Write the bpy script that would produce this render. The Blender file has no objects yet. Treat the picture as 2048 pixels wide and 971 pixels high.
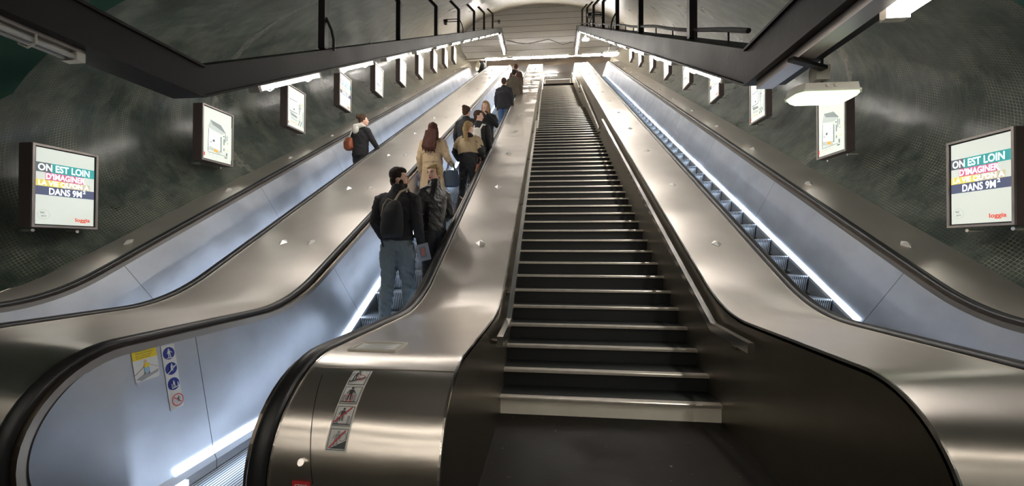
import bpy, bmesh, math, random
from mathutils import Vector, Matrix, Euler
random.seed(7)
sc = bpy.context.scene
COL = sc.collection
PI = math.pi
R = math.radians

# ------------------------------------------------------------------ camera, world, exposure
CZ = 1.44
cam_d = bpy.data.cameras.new('camera')
cam_d.sensor_width = 36.0
cam_d.lens = 782.25 / 2048 * 36.0
cam_d.clip_start = 0.02; cam_d.clip_end = 200
cam = bpy.data.objects.new('camera', cam_d); COL.objects.link(cam)
cam.matrix_world = Matrix.Translation((0, 0, CZ)) @ Matrix.Rotation(R(5.463), 4, 'Z') @ \
    Matrix.Rotation(R(90 + 0.60), 4, 'X') @ Matrix.Rotation(R(0.22), 4, 'Z')
sc.camera = cam
sc.view_settings.view_transform = 'Standard'
sc.view_settings.look = 'None'
sc.view_settings.exposure = 0.35
sc.view_settings.gamma = 1.0
sc.view_settings.use_curve_mapping = False
world = bpy.data.worlds.new('world'); sc.world = world; world.use_nodes = True
world.node_tree.nodes['Background'].inputs[0].default_value = (0.55, 0.52, 0.46, 1)
world.node_tree.nodes['Background'].inputs[1].default_value = 0.02
E_TUBE = 70.0      # fluorescent tubes on the beams
E_HALL = 17.0      # fluorescent tubes in the lower hall
E_LED = 5.2        # blue-white strips along the escalator skirts
E_BOX = 0.48       # backlit advertisements

# ------------------------------------------------------------------ dimensions (metres, lower floor at 0)
T = math.tan(R(30)); ZD = 0.905; YK = 3.333; LK = 0.40
YT = 22.9; ZT = ZD + (YT - YK) * T; UP = ZT - ZD         # upper knee, upper floor height
X1, X2, X3, X4, XL, XR, X5, X6 = -4.88, -3.50, -2.40, -1.115, -0.422, 1.418, 2.082, 3.397
YN = 1.92; RN = 0.45                                     # newel centre and radius
XC, VA, VB, VC = -0.70, 5.40, 2.40, 1.20                 # vault: centre x, half width, half height, centre above deck

def S(y): return ZD + (y - YK) * T
def D(y):                                                # top of the decks
    a = y - YK
    if a < -LK: return ZD
    if a < LK: return ZD + T * (a + LK) ** 2 / (4 * LK)
    b = YT - y
    if b > LK: return S(y)
    if b > -LK: return ZT - T * (b + LK) ** 2 / (4 * LK)
    return ZT
def EF(y): return D(y) - 0.905                           # escalator tread line

# ------------------------------------------------------------------ helpers
WL = {}
def wl(o): return WL.get(o.name, Vector((0, 0, 0))) if o is not None else Vector((0, 0, 0))
def link(o):
    COL.objects.link(o); return o
def empty(name, loc=(0, 0, 0), label=None, cat=None, group=None, rz=0):
    o = link(bpy.data.objects.new(name, None)); o.location = loc; o.rotation_euler = (0, 0, rz)
    o.empty_display_size = 0.1
    WL[o.name] = Vector(loc)
    tag(o, label, cat, group); return o
def tag(o, label=None, cat=None, group=None, kind=None):
    if label: o['label'] = label
    if cat: o['category'] = cat
    if group: o['group'] = group
    if kind: o['kind'] = kind
    return o
def obj(name, bm, mats, parent=None, smooth=False, local=False, origin=None, recalc=True):
    """link a bmesh as ONE object; its vertices are in world space unless local"""
    me = bpy.data.meshes.new(name)
    for m in (mats if isinstance(mats, (list, tuple)) else [mats]): me.materials.append(m)
    if recalc: bmesh.ops.recalc_face_normals(bm, faces=bm.faces[:])
    base = wl(parent) if not local else Vector((0, 0, 0))
    off = Vector(origin) if origin is not None else base
    if off.length > 0: bmesh.ops.translate(bm, verts=bm.verts[:], vec=-off)
    bm.to_mesh(me); bm.free()
    if smooth:
        for p in me.polygons: p.use_smooth = True
        me.set_sharp_from_angle(angle=R(38))
    o = link(bpy.data.objects.new(name, me))
    if origin is not None: o.location = off - base
    if parent is not None: o.parent = parent
    WL[o.name] = off
    return o
def copy_tree(o, parent=None):
    c = o.copy(); link(c)
    if parent is not None: c.parent = parent
    for ch in list(o.children): copy_tree(ch, c)
    return c
def nb(): return bmesh.new()
def box(bm, x0, x1, y0, y1, z0, z1, mi=0):
    v = [bm.verts.new((x, y, z)) for x in (x0, x1) for y in (y0, y1) for z in (z0, z1)]
    for a in ((0, 1, 3, 2), (4, 6, 7, 5), (0, 4, 5, 1), (2, 3, 7, 6), (0, 2, 6, 4), (1, 5, 7, 3)):
        f = bm.faces.new([v[i] for i in a]); f.material_index = mi
def obox(bm, c, ax, ay, az, hx, hy, hz, mi=0):
    """oriented box: centre, three axes, half sizes"""
    c = Vector(c); ax, ay, az = [Vector(a).normalized() for a in (ax, ay, az)]
    v = [bm.verts.new(c + ax * hx * i + ay * hy * j + az * hz * k) for i in (-1, 1) for j in (-1, 1) for k in (-1, 1)]
    for a in ((0, 1, 3, 2), (4, 6, 7, 5), (0, 4, 5, 1), (2, 3, 7, 6), (0, 2, 6, 4), (1, 5, 7, 3)):
        f = bm.faces.new([v[i] for i in a]); f.material_index = mi
def quad(bm, a, b, c, d, mi=0):
    f = bm.faces.new([bm.verts.new(p) for p in (a, b, c, d)]); f.material_index = mi; return f
def poly(bm, pts, mi=0):
    f = bm.faces.new([bm.verts.new(p) for p in pts]); f.material_index = mi; return f
def grid(bm, rows, mi=0, closed=False):
    vs = [[bm.verts.new(p) for p in r] for r in rows]
    n = len(vs[0])
    for i in range(len(vs) - 1):
        for j in range(n if closed else n - 1):
            k = (j + 1) % n
            try:
                f = bm.faces.new((vs[i][j], vs[i][k], vs[i + 1][k], vs[i + 1][j])); f.material_index = mi
            except ValueError: pass
    return vs
def tube(bm, pts, r, n=10, mi=0, caps=True, flat=1.0):
    """round tube through points; r may be one radius or a list"""
    pts = [Vector(p) for p in pts]; rr = r if isinstance(r, (list, tuple)) else [r] * len(pts)
    rows = []; up = None
    for i, p in enumerate(pts):
        d = (pts[min(i + 1, len(pts) - 1)] - pts[max(i - 1, 0)]).normalized()
        if up is None:
            up = Vector((0, 0, 1)) if abs(d.z) < 0.9 else Vector((0, 1, 0))
        s = d.cross(up).normalized(); u = s.cross(d).normalized(); up = u
        rows.append([p + (s * math.cos(2 * PI * k / n) + u * flat * math.sin(2 * PI * k / n)) * rr[i] for k in range(n)])
    vs = grid(bm, rows, mi, True)
    if caps:
        for row in (vs[0], vs[-1]):
            try: f = bm.faces.new(row); f.material_index = mi
            except ValueError: pass
def sweep(bm, prof, path, mi=0, caps=True):
    """prof: closed list of (x, n); path: list of (y, z, ny, nz) with unit normal"""
    rows = [[(x, y + n * ny, z + n * nz) for x, n in prof] for (y, z, ny, nz) in path]
    vs = grid(bm, rows, mi, True)
    if caps:
        for row in (vs[0], vs[-1]):
            f = bm.faces.new(row); f.material_index = mi
def ellipsoid(bm, c, r, nu=16, nv=10, rot=None, mi=0):
    c = Vector(c); M = rot or Matrix.Identity(3)
    rows = []
    for i in range(nv + 1):
        th = PI * i / nv; th = min(max(th, 0.02), PI - 0.02)
        rows.append([c + M @ Vector((r[0] * math.sin(th) * math.cos(2 * PI * j / nu), r[1] * math.sin(th) * math.sin(2 * PI * j / nu), r[2] * math.cos(th))) for j in range(nu)])
    vs = grid(bm, rows, mi, True)
    for row in (vs[0], vs[-1]):
        f = bm.faces.new(row); f.material_index = mi
def text_into(bm, s, O, U, V, size, mi=0, width=None, bold=0.0):
    """writing laid flat on a plane: origin O (lower left), U right, V up"""
    cu = bpy.data.curves.new('t', 'FONT'); cu.body = s; cu.size = 1.0; cu.offset = bold; cu.resolution_u = 3
    to = bpy.data.objects.new('t', cu); COL.objects.link(to)
    bpy.context.view_layer.update()
    me = bpy.data.meshes.new_from_object(to.evaluated_get(bpy.context.evaluated_depsgraph_get()))
    bpy.data.objects.remove(to); bpy.data.curves.remove(cu)
    if not me.vertices: return
    x0 = min(v.co.x for v in me.vertices); x1 = max(v.co.x for v in me.vertices)
    sx = width / (x1 - x0) if width else size
    U = Vector(U); V = Vector(V); O = Vector(O)
    vs = [bm.verts.new(O + U * ((v.co.x - x0) * sx) + V * (v.co.y * size)) for v in me.vertices]
    for p in me.polygons:
        try: f = bm.faces.new([vs[i] for i in p.vertices]); f.material_index = mi
        except ValueError: pass
    bpy.data.meshes.remove(me)

# ------------------------------------------------------------------ materials
class N:
    def __init__(s, m): s.t = m.node_tree; s.n = s.t.nodes; s.l = s.t.links; s.b = s.n['Principled BSDF']
    def add(s, kind, **kw):
        n = s.n.new(kind)
        for k, v in kw.items(): setattr(n, k, v)
        return n
    def val(s, node, i, v):
        if hasattr(v, 'is_output'): s.l.new(v, node.inputs[i])
        else: node.inputs[i].default_value = v
    def math(s, op, a, b=0.0, c=None):
        n = s.add('ShaderNodeMath', operation=op); s.val(n, 0, a); s.val(n, 1, b)
        if c is not None: s.val(n, 2, c)
        return n.outputs[0]
    def mix(s, f, a, b):
        n = s.add('ShaderNodeMix', data_type='RGBA'); s.val(n, 0, f)
        s.val(n, 6, a if hasattr(a, 'is_output') else (*a, 1)); s.val(n, 7, b if hasattr(b, 'is_output') else (*b, 1)); return n.outputs[2]
    def ramp(s, f, stops):
        n = s.add('ShaderNodeValToRGB'); e = n.color_ramp.elements
        for i, (p, c) in enumerate(stops):
            el = e[i] if i < 2 else e.new(p)
            el.position = p; el.color = (c, c, c, 1) if not isinstance(c, tuple) else (*c, 1)
        s.l.new(f, n.inputs[0]); return n.outputs[0]
    def coord(s, sx=1, sy=1, sz=1, which='Object'):
        tc = s.add('ShaderNodeTexCoord'); mp = s.add('ShaderNodeMapping'); mp.inputs['Scale'].default_value = (sx, sy, sz)
        s.l.new(tc.outputs[which], mp.inputs[0]); return mp.outputs[0]
    def xyz(s, v):
        n = s.add('ShaderNodeSeparateXYZ'); s.l.new(v, n.inputs[0]); return n.outputs
    def noise(s, vec, scale, detail=3, rough=.5):
        n = s.add('ShaderNodeTexNoise'); s.l.new(vec, n.inputs['Vector']); n.inputs['Scale'].default_value = scale
        n.inputs['Detail'].default_value = detail; n.inputs['Roughness'].default_value = rough; return n.outputs[0]
    def bump(s, h, strength=.2, dist=.01):
        n = s.add('ShaderNodeBump'); n.inputs['Strength'].default_value = strength; n.inputs['Distance'].default_value = dist
        s.l.new(h, n.inputs['Height']); s.l.new(n.outputs[0], s.b.inputs['Normal'])
def base(name, col, rough=.5, metal=0., spec=None):
    m = bpy.data.materials.new(name); m.use_nodes = True; b = m.node_tree.nodes['Principled BSDF']
    b.inputs['Base Color'].default_value = (*col, 1); b.inputs['Roughness'].default_value = rough; b.inputs['Metallic'].default_value = metal
    if spec is not None: b.inputs['Specular IOR Level'].default_value = spec
    return m
def plain(name, col, rough=.5, metal=0., var=.15, scale=8, bump=0.0):
    """a procedural material: noise varies its colour and roughness"""
    m = base(name, col, rough, metal); n = N(m)
    f = n.noise(n.coord(), scale, 4)
    n.l.new(n.mix(f, tuple(c * (1 - var) for c in col), tuple(min(1, c * (1 + var)) for c in col)), n.b.inputs['Base Color'])
    n.l.new(n.math('ADD', n.math('MULTIPLY', f, .2), rough - .1), n.b.inputs['Roughness'])
    if bump: n.bump(n.noise(n.coord(), scale * 6, 3), bump, .004)
    return m
def glow(name, col, e):
    m = base(name, col, .4); b = m.node_tree.nodes['Principled BSDF']
    b.inputs['Emission Color'].default_value = (*col, 1); b.inputs['Emission Strength'].default_value = e
    return m
def steel(name, col, rough, wav=.25, brush=(60, 1.5, 1.5), seam=0.0, smudge=.12, an=0.0, tan=(1, 0, 0)):
    """brushed stainless steel, slightly dented, with sheet joints every `seam` metres up the slope"""
    m = base(name, col, rough, 1.0); n = N(m)
    br = n.noise(n.coord(*brush), 6, 5, .6)
    sm = n.noise(n.coord(), 1.7, 5, .6)
    big = n.noise(n.coord(.8, .8, .8), 1.3, 2, .4)
    n.l.new(n.math('ADD', n.math('MULTIPLY', br, .05), n.math('ADD', n.math('MULTIPLY', sm, .07), rough - .06)), n.b.inputs['Roughness'])
    c = n.mix(sm, tuple(x * (1 - smudge) for x in col), tuple(min(1, x * (1 + smudge)) for x in col))
    if seam:
        X = n.xyz(n.coord()); s_ = n.math('ADD', n.math('MULTIPLY', X[1], .866), n.math('MULTIPLY', X[2], .5))
        k = n.math('LESS_THAN', n.math('FRACT', n.math('DIVIDE', s_, seam)), .005 / seam)
        k = n.math('MULTIPLY', k, n.math('GREATER_THAN', X[1], 1.6))      # on the slope the joints stand square to it
        k2 = n.math('LESS_THAN', n.math('ABSOLUTE', n.math('SUBTRACT', X[1], .44)), .0022)   # upright joint in the level part
        c = n.mix(n.math('MAXIMUM', k, k2), c, (.05, .05, .05))
    n.l.new(c, n.b.inputs['Base Color'])
    if an:   # the grinding lines run across `tan`: reflections smear that way and stay crisp the other
        n.b.inputs['Anisotropic'].default_value = an
        cb = n.add('ShaderNodeCombineXYZ')
        for i in range(3): cb.inputs[i].default_value = tan[i]
        n.l.new(cb.outputs[0], n.b.inputs['Tangent'])
    n.bump(n.math('ADD', n.math('MULTIPLY', big, wav * 10), 0.0), .5, .02)
    return m

M = {}
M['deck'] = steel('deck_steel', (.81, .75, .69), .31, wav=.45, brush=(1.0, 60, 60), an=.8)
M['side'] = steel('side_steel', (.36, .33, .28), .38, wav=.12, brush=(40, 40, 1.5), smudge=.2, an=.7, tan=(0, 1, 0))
M['panel'] = steel('panel_steel', (.60, .62, .66), .36, wav=.6, brush=(1.5, 50, 50), seam=2.4, smudge=.28)
M['chrome'] = plain('chrome', (.85, .82, .78), .22, 1.0, .05, 2)
M['brass_trim'] = plain('guide_steel', (.30, .25, .20), .36, 1.0, .1, 2)
M['rubber'] = plain('black_rubber', (.012, .012, .013), .40, 0, .1, 3)
M['dark_steel'] = plain('black_painted_steel', (.022, .019, .017), .42, .0, .5, 5, .2)
M['rusty'] = plain('sooty_painted_steel', (.015, .0125, .011), .5, .0, .55, 2.5, .3)
M['housing'] = plain('fixture_housing', (.45, .42, .38), .35, .5, .1)
M['white_plastic'] = plain('white_plastic', (.70, .68, .60), .4, 0, .06)
M['tube'] = glow('fluorescent_tube', (1.0, .95, .89), E_TUBE)
M['tube_top'] = glow('bright_fluorescent_tube', (1.0, .95, .89), 180.0)
M['tube_hall'] = glow('hall_fluorescent_tube', (1.0, .93, .82), E_HALL)
M['tube_off'] = plain('unlit_tube', (.55, .55, .52), .25, 0, .05)
M['led'] = glow('blue_white_strip', (.68, .81, 1.0), E_LED)
M['lamp_green'] = glow('greenish_lamp_lens', (.72, 1.0, .55), 2.6)
M['box_frame'] = plain('aluminium_frame', (.42, .38, .36), .35, .8, .08)
M['box_case'] = plain('box_casing', (.10, .075, .07), .5, .2, .2)
M['black'] = plain('matt_black', (.01, .01, .01), .6, 0, .2)
M['white_paint'] = plain('cream_painted_riser', (.80, .77, .66), .55, 0, .1, 5, .2)
M['nosing'] = plain('metal_nosing', (.70, .65, .58), .34, .7, .25, 14, .1)
M['rusty'].node_tree.nodes['Principled BSDF'].inputs['Specular IOR Level'].default_value = .2
M['stud'] = plain('cast_stud_metal', (.85, .83, .80), .32, .55, .05)
M['cable'] = plain('cable', (.03, .028, .026), .5, 0, .1)

def tile_mat():
    m = base('dark_green_mosaic', (.03, .045, .035), .3); n = N(m)
    X = n.xyz(n.coord())
    tc = n.add('ShaderNodeTexCoord').outputs['UV']
    mp = n.add('ShaderNodeMapping'); n.l.new(tc, mp.inputs[0]); U = n.xyz(mp.outputs[0])
    p = .035
    fx = n.math('FRACT', n.math('DIVIDE', U[0], p)); fy = n.math('FRACT', n.math('DIVIDE', U[1], p))
    gx = n.math('LESS_THAN', n.math('ABSOLUTE', n.math('SUBTRACT', fx, .5)), .40)
    gy = n.math('LESS_THAN', n.math('ABSOLUTE', n.math('SUBTRACT', fy, .5)), .40)
    t = n.math('MULTIPLY', gx, gy)
    wn = n.noise(n.coord(.35, .35, 1.0), 1.6, 6, .65)
    st = n.noise(n.coord(1.2, 1.2, .35), 2.2, 6, .7)
    green = n.mix(n.ramp(wn, [(.35, 0.0), (.65, 1.0)]), (.014, .027, .021), (.060, .082, .068))
    grout = n.mix(n.ramp(st, [(.42, 0.0), (.62, 1.0)]), (.012, .016, .013), (.20, .20, .15))
    col = n.mix(t, grout, green)
    # tile colour blends to cream towards the upper end of the vault
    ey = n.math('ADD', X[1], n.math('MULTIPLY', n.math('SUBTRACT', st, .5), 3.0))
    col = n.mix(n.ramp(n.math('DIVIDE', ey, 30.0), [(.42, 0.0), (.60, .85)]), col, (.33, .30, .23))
    # one chalky joint across the vault at y = 6.2
    j = n.math('LESS_THAN', n.math('ABSOLUTE', n.math('SUBTRACT', n.math('ADD', X[1], n.math('MULTIPLY', st, .35)), 6.75)), .07)
    col = n.mix(n.math('MULTIPLY', j, n.ramp(n.noise(n.coord(3, 3, 3), 5, 4), [(.4, 0.), (.55, .6)])), col, (.22, .21, .18))
    n.l.new(col, n.b.inputs['Base Color'])
    # each little tile is tilted a touch on its own, so light breaks into glints
    vo = n.add('ShaderNodeTexWhiteNoise', noise_dimensions='2D')
    cb = n.add('ShaderNodeCombineXYZ'); n.l.new(n.math('FLOOR', n.math('DIVIDE', U[0], p)), cb.inputs[0]); n.l.new(n.math('FLOOR', n.math('DIVIDE', U[1], p)), cb.inputs[1])
    n.l.new(cb.outputs[0], vo.inputs['Vector'])
    n.l.new(n.math('ADD', .20, n.math('MULTIPLY', wn, .20)), n.b.inputs['Roughness'])
    h = n.math('ADD', n.math('MULTIPLY', t, .25), n.math('ADD', n.math('MULTIPLY', vo.outputs[0], .15), n.math('MULTIPLY', n.noise(n.coord(1, 1, 1), 1.3, 3), 6.0)))
    n.bump(h, .55, .008)
    n.b.inputs['Specular IOR Level'].default_value = .7
    return m
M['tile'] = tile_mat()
def slat_mat(name, c0, c1, pitch, groove):
    m = base(name, c0, .45); n = N(m); X = n.xyz(n.coord())
    f = n.math('FRACT', n.math('DIVIDE', X[2], pitch)); g = n.math('LESS_THAN', f, groove)
    c = n.mix(n.noise(n.coord(.3, 1, 2.5), 2.0, 5), c0, c1)
    n.l.new(n.mix(g, c, (.10, .09, .08)), n.b.inputs['Base Color'])
    n.bump(n.math('SUBTRACT', 1.0, g), .4, .01); return m
M['slats'] = slat_mat('cream_metal_slats', (.66, .64, .62), (.82, .80, .78), .41, .05)
def band_mat():
    m = base('brown_and_cream_bands', (.3, .2, .15), .5); n = N(m); X = n.xyz(n.coord())
    f = n.math('FRACT', n.math('DIVIDE', n.math('ADD', X[2], n.math('MULTIPLY', n.noise(n.coord(.3, 1, .2), 1.0, 2), .2)), .46))
    n.l.new(n.mix(n.ramp(f, [(.45, 0.), (.55, 1.)]), (.62, .52, .40), (.26, .19, .14)), n.b.inputs['Base Color']); return m
M['slats_far'] = band_mat()
M['teal'] = plain('teal_painted_plaster', (.09, .22, .19), .6, 0, .3, 1.2)
M['hall'] = plain('hall_plaster', (.16, .15, .12), .6, 0, .2, 2)
def floor_mat():
    m = base('dark_worn_floor', (.03, .027, .022), .35); n = N(m); n.b.inputs['Specular IOR Level'].default_value = .12
    a = n.noise(n.coord(), 2.0, 6, .65); sp = n.noise(n.coord(), 14, 3, .5)
    c = n.mix(n.ramp(a, [(.35, 0.), (.65, 1.)]), (.004, .0035, .003), (.015, .0125, .009))
    c = n.mix(n.ramp(sp, [(.70, 0.), (.74, .8)]), c, (.16, .15, .12))
    n.l.new(c, n.b.inputs['Base Color']); n.l.new(n.ramp(a, [(.3, .34), (.7, .6)]), n.b.inputs['Roughness']); n.bump(sp, .15, .005)
    return m
M['floor'] = floor_mat()
M['tread'] = plain('black_stair_rubber', (.009, .011, .011), .55, 0, .4, 4, .2)
def grooved(name, c0, c1, pitch, rough=.35):
    m = base(name, c0, rough, .9); n = N(m); X = n.xyz(n.coord())
    g = n.math('LESS_THAN', n.math('FRACT', n.math('DIVIDE', X[0], pitch)), .42)
    n.l.new(n.mix(g, c0, c1), n.b.inputs['Base Color']); n.bump(n.math('SUBTRACT', 1.0, g), .6, .006); return m
M['step'] = grooved('grooved_aluminium_step', (.50, .53, .56), (.05, .055, .06), .022)

# ================================================================== THE SETTING
def vault_pt(th, y, rel0=0.0):
    return (XC + VA * math.cos(th), y, S(y) + VC + VB * math.sin(th))
def vault(name, t0, t1, n, drop=False):
    bm = nb(); uvl = bm.loops.layers.uv.new('UVMap')
    ths = [t0 + (t1 - t0) * i / n for i in range(n + 1)]
    sgn = -1 if math.cos(t0 + t1) else 1
    def mouth(th):
        rel = VC + VB * math.sin(th)
        return 3.70 if rel > 1.9 else 2.2 + 1.5 * max(0, (rel + .6) / 2.5) ** 6
    ny = 60; rows = []; us = []
    L = 0; arc = [0]
    for i in range(1, n + 1):
        a, b = vault_pt(ths[i - 1], 5), vault_pt(ths[i], 5); arc.append(arc[-1] + math.hypot(a[0] - b[0], a[2] - b[2]))
    for j in range(ny + 1):
        row = []
        for th in ths:
            y0 = mouth(th); y = y0 + (26.35 - y0) * (j / ny)
            row.append(vault_pt(th, y))
        rows.append(row)
    vs = [[bm.verts.new(p) for p in r] for r in rows]
    for j in range(ny):
        for i in range(n):
            f = bm.faces.new((vs[j][i], vs[j][i + 1], vs[j + 1][i + 1], vs[j + 1][i]))
            for lp, (jj, ii) in zip(f.loops, ((j, i), (j, i + 1), (j + 1, i + 1), (j + 1, i))):
                lp[uvl].uv = (rows[jj][ii][1] / math.cos(R(30)), arc[ii])
    if drop:   # foot of the wall, hidden behind the outer decks
        i = 0 if drop == 'first' else n
        for j in range(ny):
            a, b = rows[j][i], rows[j + 1][i]
            quad(bm, a, b, (b[0], b[1], b[2] - 1.8), (a[0], a[1], a[2] - 1.8))
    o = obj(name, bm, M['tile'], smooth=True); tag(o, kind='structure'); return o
thL = PI + math.asin(1.215 / VB); thR = -math.asin(1.215 / VB)
vault('wall_left', thL, R(155), 18, 'first')
vault('ceiling', R(155), R(25), 36)
vault('wall_right', R(25), thR, 18, 'last')

# mouth of the vault: the teal lower hall wall with the arched opening cut in it
bm = nb()
ths = [R(200) - (R(220)) * i / 60 for i in range(61)]
inner = [vault_pt(t, 3.70) for t in ths]
outer = []
for p in inner:
    d = Vector((p[0] - XC, p[2] - 1.8)); k = min(8.5 / max(abs(d.x), 1e-6), (3.9 / max(d.y, 1e-6)) if d.y > 0 else 99)
    outer.append((XC + d.x * k, 3.70, 1.8 + d.y * k))
grid(bm, [inner, outer])
tag(obj('wall_front', bm, M['teal']), kind='structure')
bm = nb(); box(bm, -9.2, 7.8, -7.0, 3.72, 5.7, 5.8); tag(obj('ceiling', bm, M['hall']), kind='structure')
bm = nb(); box(bm, -9.3, -9.2, -7, 3.72, -.1, 5.8); tag(obj('wall_left', bm, M['teal']), kind='structure')
bm = nb(); box(bm, 7.8, 7.9, -7, 3.72, -.1, 5.8); tag(obj('wall_right', bm, M['teal']), kind='structure')
bm = nb(); box(bm, -9.3, 7.9, -7.1, -7, -.1, 5.8); tag(obj('wall_back', bm, M['hall']), kind='structure')
bm = nb(); box(bm, -9.3, 7.9, -7.0, 3.5, -.12, 0.0); tag(obj('floor', bm, M['floor']), kind='structure')
# upper landing, end wall and lintel
bm = nb(); box(bm, -9, 7.6, 23.6, 33.0, UP - .12, UP); tag(obj('floor', bm, M['floor']), kind='structure')
bm = nb(); box(bm, -9, 7.6, 26.3, 26.5, UP + 2.62, UP + 8.9); tag(obj('wall_end', bm, M['slats']), kind='structure')
bm = nb(); box(bm, -9, 7.6, 32.0, 32.2, UP, UP + 3.2); tag(obj('wall_far', bm, M['slats_far']), kind='structure')
bm = nb(); box(bm, -9, 7.6, 25.8, 32.1, UP + 2.75, UP + 2.85); tag(obj('ceiling', bm, M['slats']), kind='structure')
bm = nb()
prof = [(25.45, UP + 2.56), (25.5, UP + 2.48), (26.5, UP + 2.48), (26.6, UP + 2.62), (26.4, UP + 2.66), (25.5, UP + 2.66)]
grid(bm, [[(x, y, z) for y, z in prof] for x in (-6.6, 5.2)], 0, True); tag(obj('trim_1', bm, M['deck']), kind='structure')
for x in (-6.9, 5.3):
    bm = nb(); box(bm, x, x + .3, 25.6, 32.0, UP, UP + 2.75); tag(obj('wall_left' if x < 0 else 'wall_right', bm, M['slats']), kind='structure')

# ================================================================== STAIRCASE
noses = [(3.38 + .274 * i, 0.15 + .156 * i) for i in range(23)]
y, z = 9.66, noses[-1][1]
noses += [(9.66 + .288 * j, z + .156 * (j + 1)) for j in range(22)]
y, z = noses[-1]
noses[-1] = (y, z)
y2 = y + .62
k = 0
while z + .156 * (k + 1) < UP - .02:
    noses.append((y2 + .283 * k, z + .156 * (k + 1))); k += 1
noses.append((y2 + .283 * k, UP))
st = empty('staircase', (.5, 3.4, 0), 'long fixed staircase with black treads and bright metal nosings between the steel decks', 'staircase')
xa, xb = XL + .002, XR - .002
bm = nb()
pts = [(3.42, 0.0)]
pz = 0.0
for i, (ny_, nz_) in enumerate(noses):
    pts += [(ny_ + .02, pz), (ny_ + .02, nz_)]; pz = nz_
pts.append((24.2, pz))
grid(bm, [[(xa, y, z), (xb, y, z)] for y, z in pts[1:]])
bot = [(y, z - 1.0) for y, z in ((24.2, pz), (3.40, 0.0))]
quad(bm, (xa, bot[0][0], bot[0][1]), (xb, bot[0][0], bot[0][1]), (xb, bot[1][0], bot[1][1]), (xa, bot[1][0], bot[1][1]))
obj('flight', bm, M['tread'], st)
bm = nb(); box(bm, xa, xb, 3.385, 3.41, 0, 0.118); tag(obj('bottom_riser', bm, M['white_paint'], st), 'cream painted bottom riser with chipped paint')
bm = nb(); c = [(-.022, -.024), (-.022, -.004), (-.016, 0.003), (.045, .003), (.045, -.006), (-.01, -.008), (-.01, -.024)]
grid(bm, [[(x, yy, zz) for yy, zz in c] for x in (xa, xb)], 0, True)
nose_me = obj('nosing', bm, M['nosing'], None, local=True); nose_me.parent = st
nose_me.location = Vector((0, noses[0][0], noses[0][1])) - wl(st)
for (ny_, nz_) in noses[1:]:
    o = nose_me.copy(); link(o); o.location = Vector((0, ny_, nz_)) - wl(st)

# ================================================================== DECKS (steel cladding between the escalators)
def path(y_end=25.0, newel=True, r=RN, depth=0.0, step=.25, full=False):
    """points (y, z, ny, nz) along the deck line, from the floor up round the newel to the top landing"""
    P = []
    if newel:
        if full:
            for i in range(9): P.append((YN + .55 - .06 * i * 1.15, ZD - 2 * r, 0, -1))
            for i in range(1, 25):
                a = R(270 - 180 * i / 24 if False else 270) - R(180) * i / 24
                P.append((YN + r * math.cos(a), ZD - r + r * math.sin(a), math.cos(a), math.sin(a)))
        else:
            P.append((YN - r, 0.0, -1, 0)); P.append((YN - r, .25, -1, 0))
            for i in range(17):
                a = R(180) - R(90) * i / 16
                P.append((YN + r * math.cos(a), ZD - r + r * math.sin(a), math.cos(a), math.sin(a)))
    y = P[-1][0] + .05 if P else 1.0
    ys = []
    while y < YK - LK - .05: ys.append(y); y += .12
    y = YK - LK
    while y < YK + LK: ys.append(y); y += .08
    y = YK + LK
    while y < YT - LK: ys.append(y); y += .6
    y = YT - LK
    while y < YT + LK: ys.append(y); y += .1
    ys.append(YT + LK + .05); ys.append(y_end)
    for y in ys:
        s = (D(y + .001) - D(y - .001)) / .002; n = math.hypot(1, s)
        P.append((y, D(y), -s / n, 1 / n))
    return P
def side_skin(bm, x, xin=None, mi=0):
    """vertical sheet under a deck edge down past the stair line"""
    cols = [(YN - RN, ZD - RN, 0.0)]
    for i in range(1, 17):
        a = R(180) - R(90) * i / 16; cols.append((YN + RN * math.cos(a), ZD - RN + RN * math.sin(a), 0.0))
    for (y, z, _, _) in path():
        if y > YN + .02: cols.append((y, z, max(0.0, z - 1.9)))
    cols = [c for i, c in enumerate(cols) if i == 0 or c[0] > cols[i - 1][0]]
    grid(bm, [[(x, y, z - .004), (x, y, b)] for y, z, b in cols], mi)
def stud_bm():
    bm = nb(); w, h = .052, .022
    top = [(-.012, 0, h), (.012, 0, h)]
    ring = [(-w, 0, 0), (0, -w * 1.25, 0), (w, 0, 0), (0, w * 1.25, 0)]
    b0 = [bm.verts.new((x, y, .0)) for x, y, z in ring]; b1 = [bm.verts.new((x, y, .006)) for x, y, z in ring]; a = bm.verts.new((0, 0, h + .012))
    for i in range(4):
        j = (i + 1) % 4
        bm.faces.new((b0[i], b0[j], b1[j], b1[i])); bm.faces.new((b1[i], b1[j], a))
    bm.faces.new(b0); return bm
stud0 = None
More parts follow.
